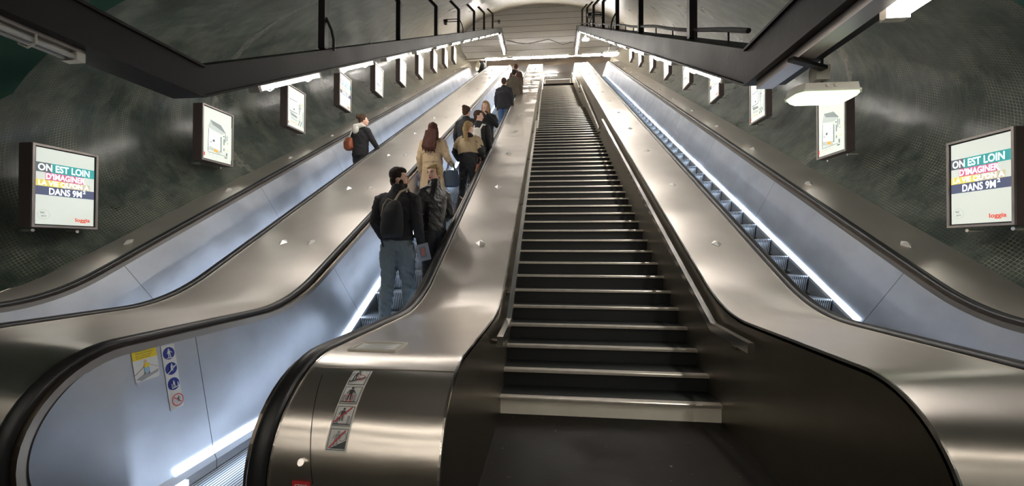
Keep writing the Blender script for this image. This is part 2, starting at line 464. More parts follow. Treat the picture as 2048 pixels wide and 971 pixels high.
def deck(label, x0, x1, cols_, newel=True, sides=(), y0=None):
    t = empty('escalator_deck', ((x0 + x1) / 2, 1.9, 0), label, 'escalator deck')
    P = path(newel=newel)
    if not newel: P = [p for p in P if p[0] >= (y0 or 0)]
    bm = nb()
    n = 5; w = x1 - x0
    xs = [x0 + w * i / n for i in range(n + 1)]
    prof = [(x, 0.0) for x in xs] + [(x1, -.03), (x0, -.03)]
    sweep(bm, prof, P)
    obj('deck_plate', bm, M['deck'], t, smooth=True)
    for x, dx in ((x0, -1), (x1, 1)):
        bm = nb(); sweep(bm, [(x - .004, .0035), (x + .004, .0035), (x + .004, -.012), (x - .004, -.012)], P)
        obj('edge_trim', bm, M['chrome'], t)
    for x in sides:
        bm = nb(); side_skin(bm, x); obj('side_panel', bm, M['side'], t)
    global stud0
    for cx in cols_:
        k = 0
        while True:
            y = 4.33 + 1.49 * k
            if y > 22.6: break
            if stud0 is None:
                s = obj('stud', stud_bm(), M['stud'], t, local=True); stud0 = s
            else: s = link(stud0.copy()); s.parent = t
            s.location = Vector((cx, y, D(y) + .001)) - wl(t); s.rotation_euler = (R(30), 0, 0)
            k += 1
    return t
dk_LO = deck('narrow dim steel deck along the left mosaic wall', -5.42, X1, [-5.14], newel=False, y0=1.0)
dk_M = deck('wide steel deck with paired studs between the two left escalators', X2, X3, [-3.12, -2.77])
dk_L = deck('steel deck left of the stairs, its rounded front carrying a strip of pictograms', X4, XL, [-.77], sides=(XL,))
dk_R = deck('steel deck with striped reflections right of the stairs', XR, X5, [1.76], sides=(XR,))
dk_RO = deck('narrow dim steel deck along the right mosaic wall', X6, 4.05, [3.60], newel=False, y0=1.0)
# small fittings of the pictogram deck: keyhole, service door joint, lap joint
bm = nb(); tube(bm, [(-.98, YN - RN + .018, .577), (-.98, YN - RN + .004, .584)], .014, 14); obj('key_lock', bm, M['chrome'], dk_L, smooth=False)

# ================================================================== ESCALATORS
TILT = .14
def escalator(label, xl, xr, led=(True, True), newels=(True, True), led_start=1.98, pb=.115, low_lamp=False):
    cx = (xl + xr) / 2
    t = empty('escalator', (cx, 1.9, 0), label, 'escalator')
    for side, xe, nw, ld in ((1, xl, newels[0], led[0]), (-1, xr, newels[1], led[1])):
        # black handrail on its steel guide, running round the newel
        hp = path(newel=True, full=True)
        a, b = xe + side * .008, xe + side * .088
        if side < 0: a, b = b, a
        m_ = (a + b) / 2; h = (b - a) / 2
        pr = [(m_ + h * math.cos(q) , .004 + .026 * math.sin(q)) for q in [PI * i / 8 for i in range(9)]] + [(m_ - h * .8, -.02), (m_ + h * .8, -.02)]
        bm = nb(); sweep(bm, pr, hp); tag(obj('handrail', bm, M['rubber'], t, smooth=True), 'black rubber handrail')
        a2, b2 = (xe + side * .006, xe + side * .118); a2, b2 = min(a2, b2), max(a2, b2)
        bm = nb(); sweep(bm, [(a2, -.012), (b2, -.012), (b2, -.055), (a2, -.055)], hp)
        obj('handrail_guide', bm, M['brass_trim'], t)
        # sloping inner panel
        xt = xe + side * .112
        r2 = RN - .05
        cols = []
        for i in range(0, 25):
            q = R(180) - R(90) * i / 24
            y = YN + r2 * math.cos(q); dz = r2 * math.sin(q); c0 = ZD - RN
            cols.append((y, c0 + dz, max(c0 - dz, .0)))
        for (y, z, ny_, nz_) in path():
            if y > YN + .02: cols.append((y, z - .05, EF(y) + pb))
        bm = nb()
        rows = []
        for (y, z, b) in cols:
            full = max(.01, D(y) - .05 - b) if y > YN else (ZD - .05 - .115)
            rows.append([(xt + side * TILT * min(1, max(0, (y - 1.45) / .42)) * ((D(max(y, YN)) - .05 - zz) / (.74)), y, zz) for zz in [z + (b - z) * q / 4 for q in range(5)]])
        grid(bm, rows); o = obj('inner_panel', bm, M['panel'], t, smooth=True)
        xs = xt + side * TILT
        # skirt below the strip light
        sk = [p for p in path() if p[0] > YN - .1]
        bm = nb(); grid(bm, [[(xs, y, EF(y) + min(.12, pb)), (xs + side * .02, y, EF(y) + min(.07, pb - .03)), (xs + side * .02, y, EF(y) - .10)] for y, _, _, _ in sk])
        obj('skirt', bm, M['panel'], t)
        if ld:
            lp = [(y, EF(y) + .135, ny_, nz_) for y, _, ny_, nz_ in path() if y >= led_start and y < YT + .1]
            lo, hi = min(xs - side * .004, xs + side * .022), max(xs - side * .004, xs + side * .022)
            bm = nb(); sweep(bm, [(lo, -.018), (hi, -.018), (hi, .018), (lo, .018)], lp)
            tag(obj('skirt_light', bm, M['led'], t), 'glowing blue-white strip light')
            if low_lamp and side > 0:
                bm = nb(); box(bm, xs + .021, xs + .034, 1.80, 2.13, .030, .062); tag(obj('low_light', bm, M['led'], t), 'short bright light just above the floor plate')
    # floor plate and steps
    w = (xr - xl) / 2 - .112 - TILT - .024
    bm = nb(); box(bm, cx - w, cx + w, 1.2, 3.02, -.02, .012); obj('comb_plate', bm, M['step'], t)
    bm = nb(); box(bm, cx - w, cx + w, 23.35, 25, UP - .02, UP + .012); obj('comb_plate', bm, M['step'], t)
    bm = nb()
    ysn = [(0.0, 0.0)] + [(.012 + .05 * (1 - math.cos(R(90) * i / 5)) , -.006 - .20 * math.sin(R(90) * i / 5)) for i in range(1, 6)]
    pr = [(.42, 0.0), (0.0, 0.0), (.0, -.012), (.018, -.05), (.03, -.10), (.045, -.16), (.065, -.245), (.42, -.245)]
    grid(bm, [[(x, yy, zz) for yy, zz in pr] for x in (-w, w)], 0, True)
    bm.faces.new([v for v in bm.verts[:8]]); bm.faces.new([v for v in bm.verts[8:16]])
    s0 = None; k = 0
    while True:
        y = 3.05 + .40 * k
        if y > 23.1: break
        if s0 is None: s0 = obj('step', bm, M['step'], t, local=True); s = s0
        else: s = link(s0.copy()); s.parent = t
        s.location = Vector((cx, y, EF(y + .2))) - wl(t); k += 1
    return t
escalator('leftmost escalator, mostly empty, one rider with a rust bag on it', X1, X2, led=(False, True), pb=-.02)
escalator('busy escalator left of the stairs, carrying the group of riders', X3, X4, led=(True, True), low_lamp=True)
escalator('empty escalator right of the stairs with a bright blue strip light', X5, X6, led=(False, True), led_start=4.2)

# ================================================================== STAIR HANDRAILS
def rail(label, x, wall, pts):
    t = empty('stair_handrail', (x, pts[0][0], pts[0][1]), label, 'handrail', 'steel handrails of the stairs')
    bm = nb(); rows = []
    for i, (y, z) in enumerate(pts):
        rows.append([(x - .022, y, z + .035), (x + .022, y, z + .035), (x + .022, y, z - .035), (x - .022, y, z - .035)])
    vs = grid(bm, rows, 0, True); bm.faces.new(vs[0]); bm.faces.new(vs[-1])
    obj('rail', bm, M['chrome'], t)
    L = pts[-1][0]; y = pts[1][0] + .5 if len(pts) > 2 else pts[0][0] + .3
    y0, z0 = pts[-2]; y1, z1 = pts[-1]
    while y < L - .1:
        z = z0 + (z1 - z0) * (y - y0) / (y1 - y0)
        bm = nb(); tube(bm, [(x, y, z - .03), (x, y, z - .09), (wall, y, z - .09)], .012, 8); tube(bm, [(wall, y, z - .09), (wall + (x - wall) * .12, y, z - .09)], .03, 12)
        obj('bracket', bm, M['brass_trim'], t); y += 1.9
    bm = nb(); obox(bm, ((wall + x) / 2, pts[0][0] + .25, pts[0][1] - .06), (1, 0, 0), (0, 1, 0), (0, 0, 1), abs(wall - x) / 2, .03, .012); obj('bracket', bm, M['brass_trim'], t)
    return t
def railz(y, k): return noses[k][1]
R1 = [(2.76, .77), (3.37, .79), (10.18, 4.70)]; R2 = [(10.95, 4.74), (17.3, 8.53)]; R3 = [(17.95, 8.68), (23.9, 12.1)]
for x, w, side in ((XR - .075, XR, 'right'), (XL + .075, XL, 'left')):
    rail('lower handrail on the %s side of the stairs, ending in a short level piece' % side, x, w, R1)
    rail('middle handrail on the %s side of the stairs, between the two landings' % side, x, w, R2)
    rail('uppermost handrail on the %s side of the stairs, by the top flight' % side, x, w, R3)

# ================================================================== OVERHEAD BEAMS, POSTS AND THEIR LIGHTS
def beam(label, x0, x1, yk, rel, h, posts, out):
    """steel beam that hangs on posts: level over the lower hall, then up the slope, then level again"""
    t = empty('overhead_beam', ((x0 + x1) / 2, yk, S(yk) + rel), label, 'beam')
    ye = 22.9
    line = [(-4.5, S(yk) + rel), (yk, S(yk) + rel), (ye, S(ye) + rel), (25.5, S(ye) + rel)]
    def nrm(i):
        a = Vector(line[max(i - 1, 0)]); b = Vector(line[i]); c = Vector(line[min(i + 1, 3)])
        return None
    bm = nb()
    # box beam with small flanges
    rows = []
    for (y, z) in line:
        rows.append([(x0 - .02, y, z), (x0 - .02, y, z + .02), (x0, y, z + .02), (x0, y, z + h - .02), (x0 - .02, y, z + h - .02), (x0 - .02, y, z + h),
                     (x1 + .02, y, z + h), (x1 + .02, y, z + h - .02), (x1, y, z + h - .02), (x1, y, z + .02), (x1 + .02, y, z + .02), (x1 + .02, y, z)])
    vs = grid(bm, rows, 0, True); bm.faces.new(vs[0]); bm.faces.new(vs[-1])
    obj('girder', bm, M['rusty'], t)
    xm = (x0 + x1) / 2
    for y in posts:
        zb = (S(max(y, yk)) + rel) + h - .005
        w = .045
        sgn = -1 if out < 0 else 1
        # up, then bent outwards into the vault
        cx_ = xm
        ztop = S(max(y, yk)) + 3.0
        X = cx_ + sgn * .28; Z = ztop + .30
        rel_v = lambda xx: S(y) + VC + VB * math.sqrt(max(0, 1 - ((xx - XC) / VA) ** 2))
        if y < 3.7:
            pts = [(cx_, y, zb), (cx_, y, 5.70)]
        else:
            while Z < rel_v(X) - .005 and abs(X - cx_) < 1.5: X += sgn * .02; Z += .02
            pts = [(cx_, y, zb), (cx_, y, ztop), (X, y, Z)]
        bm = nb(); rows = []
        for (px, py, pz) in pts:
            rows.append([(px - w, py - w, pz), (px + w, py - w, pz), (px + w, py + w, pz), (px - w, py + w, pz)])
        vs = grid(bm, rows, 0, True); bm.faces.new(vs[0]); bm.faces.new(vs[-1])
        obj('post', bm, M['dark_steel'], t)
    return t
REL_L, REL_R = 1.97, 1.86
YKL, YKR = 2.98, 3.28
bL = beam('left dark steel beam hung on posts over the left escalators', -3.12, -2.87, YKL, REL_L, .27, [2.18, 4.9, 7.49, 10.04, 12.58, 15.2, 17.55, 20.2], -1)
bR = beam('right dark steel beam with a cable run along its top', 1.56, 1.84, YKR, REL_R, .30, [4.86, 7.54, 10.1, 12.75, 15.5, 18.2, 20.9], 1)
# conduit along the top of the right beam, with clips; hooked conduits at some posts
bm = nb(); cp = [(1.70, 3.5, S(3.5) + REL_R + .42)]
y = 3.5
while y < 22.5: cp.append((1.70 + .012 * math.sin(y * 3), y, S(y) + REL_R + .42 + .015 * math.sin(y * 2.1))); y += .35
tube(bm, cp[1:], .022, 8); obj('conduit', bm, M['cable'], bR)
y = 3.9
while y < 22:
    bm = nb(); tube(bm, [(1.70, y, S(y) + REL_R + .29), (1.70, y, S(y) + REL_R + .43)], .010, 6); obj('conduit_clip', bm, M['cable'], bR); y += .85
def hook(par, x, y, z, s):
    bm = nb(); tube(bm, [(x + s * .04, y, z + .42), (x + s * .07, y, z + .36), (x + s * .12, y, z + .25), (x + s * .15, y, z + .12), (x + s * .15, y, z - .02)], .018, 8)
    obj('cable_loop', bm, M['cable'], par, smooth=True)
hook(bL, -3.0, 4.9, S(4.9) + REL_L + .27, 1); hook(bL, -3.0, 12.58, S(12.58) + REL_L + .27, 1)
hook(bR, 1.7, 10.1, S(10.1) + REL_R + .3, -1); hook(bR, 1.7, 15.5, S(15.5) + REL_R + .3, -1)
# open tray with pale pipe under the level part of the right beam
bm = nb(); box(bm, 1.60, 1.72, -4.2, 3.20, S(YKR) + REL_R - .06, S(YKR) + REL_R - .002); obj('cable_tray', bm, M['box_frame'], bR)
for yy in (.6, 1.9, 2.75):
    bm = nb(); obox(bm, (1.70, yy, S(YKR) + REL_R - .075), (1, .5, 0), (-.5, 1, 0), (0, 0, 1), .17, .02, .012); obj('tray_strap', bm, M['dark_steel'], bR)

FL = 1.24
def fixture(on=True, mat=None):
    t = empty('tube_light', (0, 0, 0))
    bm = nb(); box(bm, -.055, .055, 0, FL, 0, .022); box(bm, -.02, .02, .02, FL - .02, -.03, 0); obj('housing', bm, M['housing'], t, local=True)
    tm = mat or (M['tube'] if on else M['tube_off'])
    for x in (-.034, .034):
        bm = nb(); tube(bm, [(x, .045, -.032), (x, FL - .045, -.032)], .0165, 10)
        tag(obj('lamp_tube', bm, tm, t, local=True, smooth=True), 'glowing white tube' if on else 'unlit glass tube')
    for y in (0, FL - .045):
        bm = nb(); box(bm, -.058, .058, y, y + .045, -.055, 0.0); obj('end_cap', bm, M['white_plastic'], t, local=True)
    for y in (.24, FL - .24):
        bm = nb(); tube(bm, [(-.056, y, 0), (-.056, y, -.05), (0, y, -.075), (.056, y, -.05), (.056, y, 0)], .006, 6); obj('clip', bm, M['white_plastic'], t, local=True)
    return t
def place(t, x, y, z, rx, label, cat='light fixture', group=None, rz=0):
    t.location = (x, y, z); t.rotation_euler = (rx, 0, rz); tag(t, label, cat, group); return t
f_on = fixture(True); f_off = fixture(False); f_hall = fixture(True, M['tube_hall'])
used = {'on': False, 'hall': False}
def put(kind, *a, **k):
    proto = {'on': f_on, 'hall': f_hall}[kind]
    t = proto if not used[kind] else copy_tree(proto); used[kind] = True
    return place(t, *a, **k)
ordinal = ['nearest', 'second', 'third', 'fourth', 'fifth', 'sixth', 'seventh', 'eighth', 'ninth', 'tenth', 'eleventh', 'topmost']
ysL = [3.67, 5.17, 6.75, 8.35, 9.87, 11.49, 13.1, 14.62, 16.2, 17.8, 19.35, 20.9]
ysR = [3.89, 5.44, 7.0, 8.66, 10.2, 11.8, 13.35, 14.9, 16.5, 18.05, 19.6, 21.15]
for i in range(12):
    put('on', -2.99, ysL[i], S(ysL[i]) + REL_L - .022, R(30), '%s lit twin-tube lamp from below on the left beam' % ordinal[i].capitalize(), group='tube lights on the left beam')
    put('on', 1.70, ysR[i], S(ysR[i]) + REL_R - .022, R(30), '%s lit twin-tube lamp from below on the right beam' % ordinal[i].capitalize(), group='tube lights on the right beam')
ze = S(22.9) + REL_L
for x, side, z in ((-2.99, 'left', S(22.9) + REL_L), (1.70, 'right', S(22.9) + REL_R)):
    put('on', x, 23.0, z - .022, 0, 'lamp on the level top end of the %s beam, nearer one' % side, group='lamps at the top ends of the beams')
    put('on', x, 24.26, z - .022, 0, 'lamp on the level top end of the %s beam, against the lintel' % side, group='lamps at the top ends of the beams')
zl = S(YKL) + REL_L - .022
place(f_off, -2.99, 2.20 - FL, zl, 0, 'unlit tube lamp under the level part of the left beam')
zr = S(YKR) + REL_R - .022
put('on', 1.95 - .12, 2.28 - FL, zr, 0, 'large lit tube lamp under the level part of the right beam')
# row of round-ended lamps under the lintel at the top
def capsule_lamp(x0, x1, y, z, label):
    t = empty('lintel_light', ((x0 + x1) / 2, y, z + .06), label, 'light fixture', 'lamps along the lintel')
    bm = nb(); box(bm, x0, x1, y - .08, y + .08, z + .055, z + .075); obj('housing', bm, M['white_plastic'], t)
    bm = nb(); tube(bm, [(x0 + .01, y, z), (x0 + .05, y, z), (x1 - .05, y, z), (x1 - .01, y, z)], [.02, .055, .055, .02], 12); tag(obj('lens', bm, M['tube_top'], t, smooth=True), 'glowing white lens')
zz = UP + 2.42 - .04
for x0, x1, w in ((-4.22, -3.22, 'far left'), (-2.40, -1.22, 'left of the three joined lamps'), (-1.17, -.02, 'middle of the three joined lamps'), (.02, 1.18, 'right of the three joined lamps'), (2.04, 3.24, 'far right')):
    capsule_lamp(x0, x1, 25.30, zz + .06, 'white lamp on the lintel at the stair top, %s' % w)
# lamps of the lower hall, above and behind the camera
for i, y in enumerate((-1.4, -3.0, -4.9, -6.5)):
    for j in range(6):
        t = put('hall', -5.2 + j * 1.75, y, 3.30, 0, 'twin-tube lamp hanging from the lower hall ceiling behind the camera', group='hall ceiling lamps', rz=R(-90))
for o in [o for o in COL.objects if o.name.startswith('tube_light') and o.get('group') == 'hall ceiling lamps']:
    bm = nb()
    for yy in (.2, FL - .2): tube(bm, [(0, yy, .02), (0, yy, 2.40)], .006, 6)
    obj('suspension_rod', bm, M['cable'], o, local=True)

for j in range(5):
    put('on', -5.5 + j * 2.4, 28.5, UP + 2.68, 0, 'added ceiling lamp brightening the upper hall behind the lintel', group='added upper hall lamps', rz=R(-90))  # lamps added to brighten the hall and banded wall behind the lintel
# hanging lamps under the right beam
def hanging(x, y, z, zb, w, label, glowm):
    t = empty('hanging_lamp', (x, y, zb), label, 'lamp')
    bm = nb(); rows = []
    for zc, sx, sy in ((z + .075, .97, .97), (z + .035, 1.0, 1.0), (z + .030, 1.05, 1.05), (z + .018, 1.05, 1.05)):
        rows.append([(x + w / 2 * sx * a, y + .10 * sy * b, zc) for a, b in ((-1, -.6), (-.85, -1), (.85, -1), (1, -.6), (1, .6), (.85, 1), (-.85, 1), (-1, .6))])
    vs = grid(bm, rows, 0, True); bm.faces.new(vs[0]); bm.faces.new(vs[-1]); obj('lamp_body', bm, M['white_plastic'], t)
    bm = nb(); rows = []
    for zc, k in ((z + .018, 1.0), (z + .0, .93), (z - .018, .78)):
        rows.append([(x + w / 2 * k * a, y + .095 * k * b, zc) for a, b in ((-1, -.6), (-.85, -1), (.85, -1), (1, -.6), (1, .6), (.85, 1), (-.85, 1), (-1, .6))])
    vs = grid(bm, rows, 0, True); bm.faces.new(vs[-1]); obj('lens', bm, glowm, t, smooth=False)
    for dx in (-.03, .02):
        bm = nb(); tube(bm, [(x + dx, y - .10, z + .055), (x + dx, y - .108, z + .055)], .012, 12); obj('cable_gland', bm, M['white_plastic'], t)
    bm = nb(); tube(bm, [(x, y, z + .075), (x, y, zb)], .010, 8); obj('drop_rod', bm, M['cable'], t)
    bm = nb(); box(bm, x - .06, x + .03, y - .04, y + .04, z + .12, z + .22); obj('junction_box', bm, M['white_plastic'], t)
    return t
hanging(1.87, 2.88, 2.47, S(YKR) + REL_R + .02, .40, 'greenish-white emergency lamp hanging close by in front of a lit advertisement', M['lamp_green'])
hanging(1.80, 11.8, 7.17, S(11.8) + REL_R + .02, .46, 'white hanging lamp halfway up beneath the right beam', M['tube'])
hanging(1.80, 20.0, 11.95, S(20.0) + REL_R + .02, .34, 'small white hanging lamp near the top beneath the right beam', M['tube'])

# horn speakers on arms
def speaker(px, py, z, s, label, L=.38):
    t = empty('loudspeaker', (px + s * .045, py, z), label, 'loudspeaker')
    bm = nb()
    for dz in (-.03, .05): tube(bm, [(px + s * .045, py, z + dz), (px + s * L, py, z + dz)], .013, 8)
    obj('arm', bm, M['dark_steel'], t)
    bm = nb(); tube(bm, [(px + s * (L - .02), py, z + .01), (px + s * (L + .10), py - .03, z - .02)], [.05, .05], 12); tube(bm, [(px + s * (L + .04), py, z - .02), (px + s * (L + .04), py - .02, z - .10)], [.03, .06], 12)
    obj('horn', bm, M['dark_steel'], t)
speaker(-2.995, 4.9, S(4.9) + 3.16, 1, 'black horn speaker on the nearest left post', .30)
speaker(-2.995, 12.58, S(12.58) + 2.65, -1, 'black horn speaker on an outward arm, left side halfway up', .40)
speaker(-2.995, 20.2, S(20.2) + 2.62, 1, 'black horn speaker near the top of the left beam', .30)
speaker(1.70, 12.75, S(12.75) + 2.62, -1, 'black horn speaker on the right, hung between two posts', .40)
speaker(1.70, 15.5, S(15.5) + 2.6, 1, 'small black horn speaker on the right beam, higher up', .30)

# thin cable slung across the end wall
bm = nb(); tube(bm, [(-2.9, 26.27, 15.46), (-2.2, 26.27, 15.25), (-1.58, 26.27, 15.16), (-.8, 26.27, 15.26), (-.11, 26.27, 15.42), (.4, 26.27, 15.2), (.86, 26.27, 15.02), (1.51, 26.27, 15.16)], .014, 6)
tag(obj('slung_cable', bm, M['cable'], smooth=True, origin=(-2.9, 26.27, 15.46)), 'thin dark cable sagging across the cream slatted end wall', 'cable')
# round-backed mirror drum at the upper left
t = empty('convex_mirror', (-4.3, 24.2, 12.9), 'round dark-backed mirror at the top of the leftmost escalator', 'mirror')
bm = nb(); tube(bm, [(-4.42, 23.8, 12.62), (-4.30, 23.9, 12.62), (-4.15, 24.1, 12.62)], [.33, .36, .30], 20); obj('mirror_shell', bm, M['rusty'], t)
bm = nb(); tube(bm, [(-4.43, 23.79, 12.62), (-4.45, 23.775, 12.62)], .30, 20); obj('mirror_face', bm, M['chrome'], t)
bm = nb(); tube(bm, [(-4.2, 24.2, 12.7), (-4.2, 25.3, 13.3), (-4.2, 25.4, 13.8)], .03, 8); obj('arm', bm, M['dark_steel'], t)

# ================================================================== BACKLIT ADVERTISEMENTS
BW, BH = .602, .889
def ink(name, col, k=1.0): return glow(name, col, E_BOX * k)
INK = [M['box_frame'], M['black'], ink('poster_paper', (.66, .71, .65)), ink('poster_teal', (.05, .38, .38), .8), ink('poster_grey', (.13, .16, .18), .7),
       ink('poster_pink', (.62, .16, .30), .9), ink('poster_yellow', (.80, .68, .16), .9), ink('poster_beige', (.62, .58, .42), .9), ink('poster_navy', (.10, .12, .21), .7),
       ink('poster_white', (1, 1, 1), 2.2), ink('poster_red', (.70, .10, .06), .8), ink('poster_orange', (.90, .42, .06), .9), ink('poster_lightgrey', (.50, .55, .52), .9),
       ink('poster_midgrey', (.26, .30, .30), .8)]
def poster(kind, side):
    """poster on the plane x = 0; u runs to the reader's right"""
    bm = nb(); s = 1 if side == 'L' else -1; nx = s
    W, H = BW - .07, BH - .07
    lay = [0]
    def P(u, v, k): return (nx * (.004 + .0012 * k), s * (u - .5) * W, (v - .5) * H)
    def rect(u0, u1, v0, v1, mi, k): quad(bm, P(u0, v0, k), P(u1, v0, k), P(u1, v1, k), P(u0, v1, k), mi)
    def pl(pts, mi, k): poly(bm, [P(u, v, k) for u, v in pts], mi)
    def tx(str_, u, v, h, w, mi, k, bold=.02): text_into(bm, str_, P(u, v, k), (0, s, 0), (0, 0, 1), h * H, mi, w * W, bold)
    rect(0, 1, 0, 1, 2, 0)
    if kind == 'A':
        rect(0, .24, .685, .81, 4, 1); rect(.24, 1, .685, .81, 3, 1)
        tx('ON EST LOIN', .03, .705, .125, .88, 9, 2)
        rect(.15, .80, .585, .685, 5, 1); tx("D'IMAGINER", .16, .60, .105, .66, 9, 2)
        rect(0, .48, .50, .585, 6, 1); rect(.48, .92, .50, .585, 7, 1); tx("LA VIE QU'ON A", .04, .515, .085, .86, 9, 2)
        rect(0, 1, .385, .50, 8, 1); tx('DANS 9M', .21, .40, .12, .56, 9, 2); tx('2', .79, .455, .06, .05, 9, 2)
        n = 24; r = .10
        for i in range(n):
            a, b = 2 * PI * i / n, 2 * PI * (i + 1) / n
            c = (.13, .13); q = W / H
            pl([(c[0] + r * math.cos(a), c[1] + r * q * math.sin(a)), (c[0] + r * math.cos(b), c[1] + r * q * math.sin(b)),
                (c[0] + (r - .008) * math.cos(b), c[1] + (r - .008) * q * math.sin(b)), (c[0] + (r - .008) * math.cos(a), c[1] + (r - .008) * q * math.sin(a))], 12, 1)
        tx('NC', .08, .14, .035, .07, 4, 1); tx('2019', .09, .10, .025, .08, 4, 1)
        tx('loggia', .66, .055, .07, .27, 10, 2, .03)
    elif kind == 'B':
        pl([(0, .75), (.12, .80), (.85, .66), (1, .68), (1, 1), (0, 1)], 2, 1)
        pl([(.14, .62), (.22, .78), (.80, .60), (.62, .56)], 12, 1)
        pl([(.22, .78), (.60, .74), (.80, .60), (.30, .70)], 13, 2)
        pl([(.14, .16), (.16, .60), (.18, .60), (.16, .16)], 4, 2)
        pl([(.18, .22), (.18, .60), (.58, .50), (.58, .20)], 9, 2)
        pl([(.58, .20), (.58, .50), (.63, .51), (.63, .18)], 13, 3)
        pl([(.18, .19), (.18, .27), (.58, .22), (.58, .14)], 12, 3); pl([(.36, .185), (.36, .235), (.50, .215), (.50, .165)], 11, 4)
        for (u, v, a, b) in ((.22, .33, .04, .03), (.30, .36, .08, .05), (.27, .37, .02, .03), (.36, .28, .02, .02), (.68, .52, .05, .02), (.70, .36, .03, .12), (.76, .42, .02, .16), (.82, .46, .02, .10), (.70, .24, .03, .05), (.80, .14, .04, .07), (.84, .40, .02, .02), (.74, .10, .10, .02)):
            rect(u, u + a, v, v + b, 4, 5)
        for (u, v) in ((.88, .42), (.85, .26)): rect(u, u + .05, v, v + .02, 6, 5)
        rect(.0, .04, .05, .12, 10, 5)
        pl([(.90, .10), (.90, .74), (1, .76), (1, .08)], 2, 5)
        for i in range(3): rect(.18 + .14 * i, .185 + .14 * i, .07, .14, 13, 5)
        rect(.14, .78, .135, .145, 13, 5)
    else:
        pl([(.05, .60), (.15, .85), (.55, .72), (.95, .80), (.95, .98), (.05, .98)], 2, 1)
        for (u0, u1, v0, v1) in ((.12, .52, .40, .68),):
            rect(u0 - .02, u1 + .02, v0 - .02, v1 + .02, 4, 2); rect(u0, u1, v0, v1, 9, 3); rect(u0 + .24, u0 + .25, v0, v1, 12, 4)
            rect(u0 + .18, u0 + .28, v0 + .04, v0 + .09, 4, 4); rect(u0 + .08, u0 + .12, v0 + .05, v0 + .07, 4, 4)
        pl([(.12, .36), (.52, .32), (.56, .26), (.18, .28)], 13, 3); pl([(.14, .26), (.56, .22), (.56, .17), (.18, .20)], 12, 3); pl([(.16, .16), (.56, .13), (.56, .09), (.18, .12)], 7, 3)
        rect(.66, .69, .38, .66, 4, 3); rect(.66, .80, .56, .575, 4, 3); rect(.74, .76, .46, .70, 4, 3); rect(.84, .92, .66, .70, 6, 3)
        for (u, v) in ((.62, .10), (.74, .10), (.66, .16), (.78, .16)): rect(u, u + .05, v, v + .05, 4, 3)
        rect(.60, .84, .22, .23, 4, 3); rect(.70, .72, .23, .36, 13, 3); rect(.0, .04, .04, .10, 10, 3)
        pl([(.86, .10), (.86, .50), (1, .52), (1, .08)], 12, 1)
    return bm
protos = {}
def lightbox(kind, side, x, y, z, label):
    key = kind + side
    if key not in protos:
        t = empty('advertising_lightbox', (0, 0, 0)); s = 1 if side == 'L' else -1
        dpt = .15 if side == 'L' else .10
        bm = nb(); box(bm, min(0, -s * dpt), max(0, -s * dpt), -BW / 2, BW / 2, -BH / 2, BH / 2); obj('casing', bm, M['box_case'], t, local=True)
        bm = nb(); a, b = sorted((0.0, s * .018)); w = .022
        box(bm, a, b, -BW / 2, BW / 2, BH / 2 - w, BH / 2); box(bm, a, b, -BW / 2, BW / 2, -BH / 2, -BH / 2 + w)
        box(bm, a, b, -BW / 2, -BW / 2 + w, -BH / 2 + w, BH / 2 - w); box(bm, a, b, BW / 2 - w, BW / 2, -BH / 2 + w, BH / 2 - w)
        obj('frame', bm, M['box_frame'], t, local=True)
        bm = nb(); quad(bm, (s * .003, -BW / 2 + w, -BH / 2 + w), (s * .003, BW / 2 - w, -BH / 2 + w), (s * .003, BW / 2 - w, BH / 2 - w), (s * .003, -BW / 2 + w, BH / 2 - w)); obj('gasket', bm, M['black'], t, local=True)
        tag(obj('poster', poster(kind, side), INK, t, local=True, recalc=False), 'backlit poster')
        for yy in (-.2, .2):
            bm = nb(); tube(bm, [(-s * (dpt - .03), yy, -BH / 2 - .03), (-s * dpt, yy, -BH / 2 - .03), (-s * (dpt + .10), yy, -BH / 2 - .03)], .018, 8); obj('wall_bracket', bm, M['chrome'], t, local=True)
        protos[key] = t
    else: t = copy_tree(protos[key])
    if side == 'R': t.scale = (1, .929, .929)
    t.location = (x, y, z); tag(t, label, 'advertisement', 'backlit advertisements on the %s wall' % ('left' if side == 'L' else 'right'))
desc = {'A': 'lit slogan poster', 'B': 'lit small-room poster with orange accent', 'C': 'lit desk-and-chair poster'}
where = ['nearest the camera', 'nearest the camera', 'nearest the camera', 'second slogan one from below', 'fifth from below', 'sixth from below', 'seventh from below', 'eighth from below', 'ninth from below', 'topmost']
kinds = 'ABCACBACBA'
yL = [4.08, 6.18, 8.25, 10.35, 12.5, 14.6, 16.7, 18.85, 20.9, 22.9]
yR = [4.42, 6.52, 8.67, 10.85, 13.0, 15.15, 17.3, 19.45, 21.6, 23.6]
for i in range(10):
    ky, kr = .956, .888
    lightbox(kinds[i], 'L', -5.42, yL[i] * ky, CZ + (S(yL[i]) + .77 - CZ) * ky, '%s, left wall, %s' % (desc[kinds[i]], where[i]))
    if i < 9: lightbox(kinds[i], 'R', 3.88, yR[i] * kr, CZ + (S(yR[i]) + .60 - CZ) * kr, '%s, right wall, %s' % (desc[kinds[i]], where[i]))

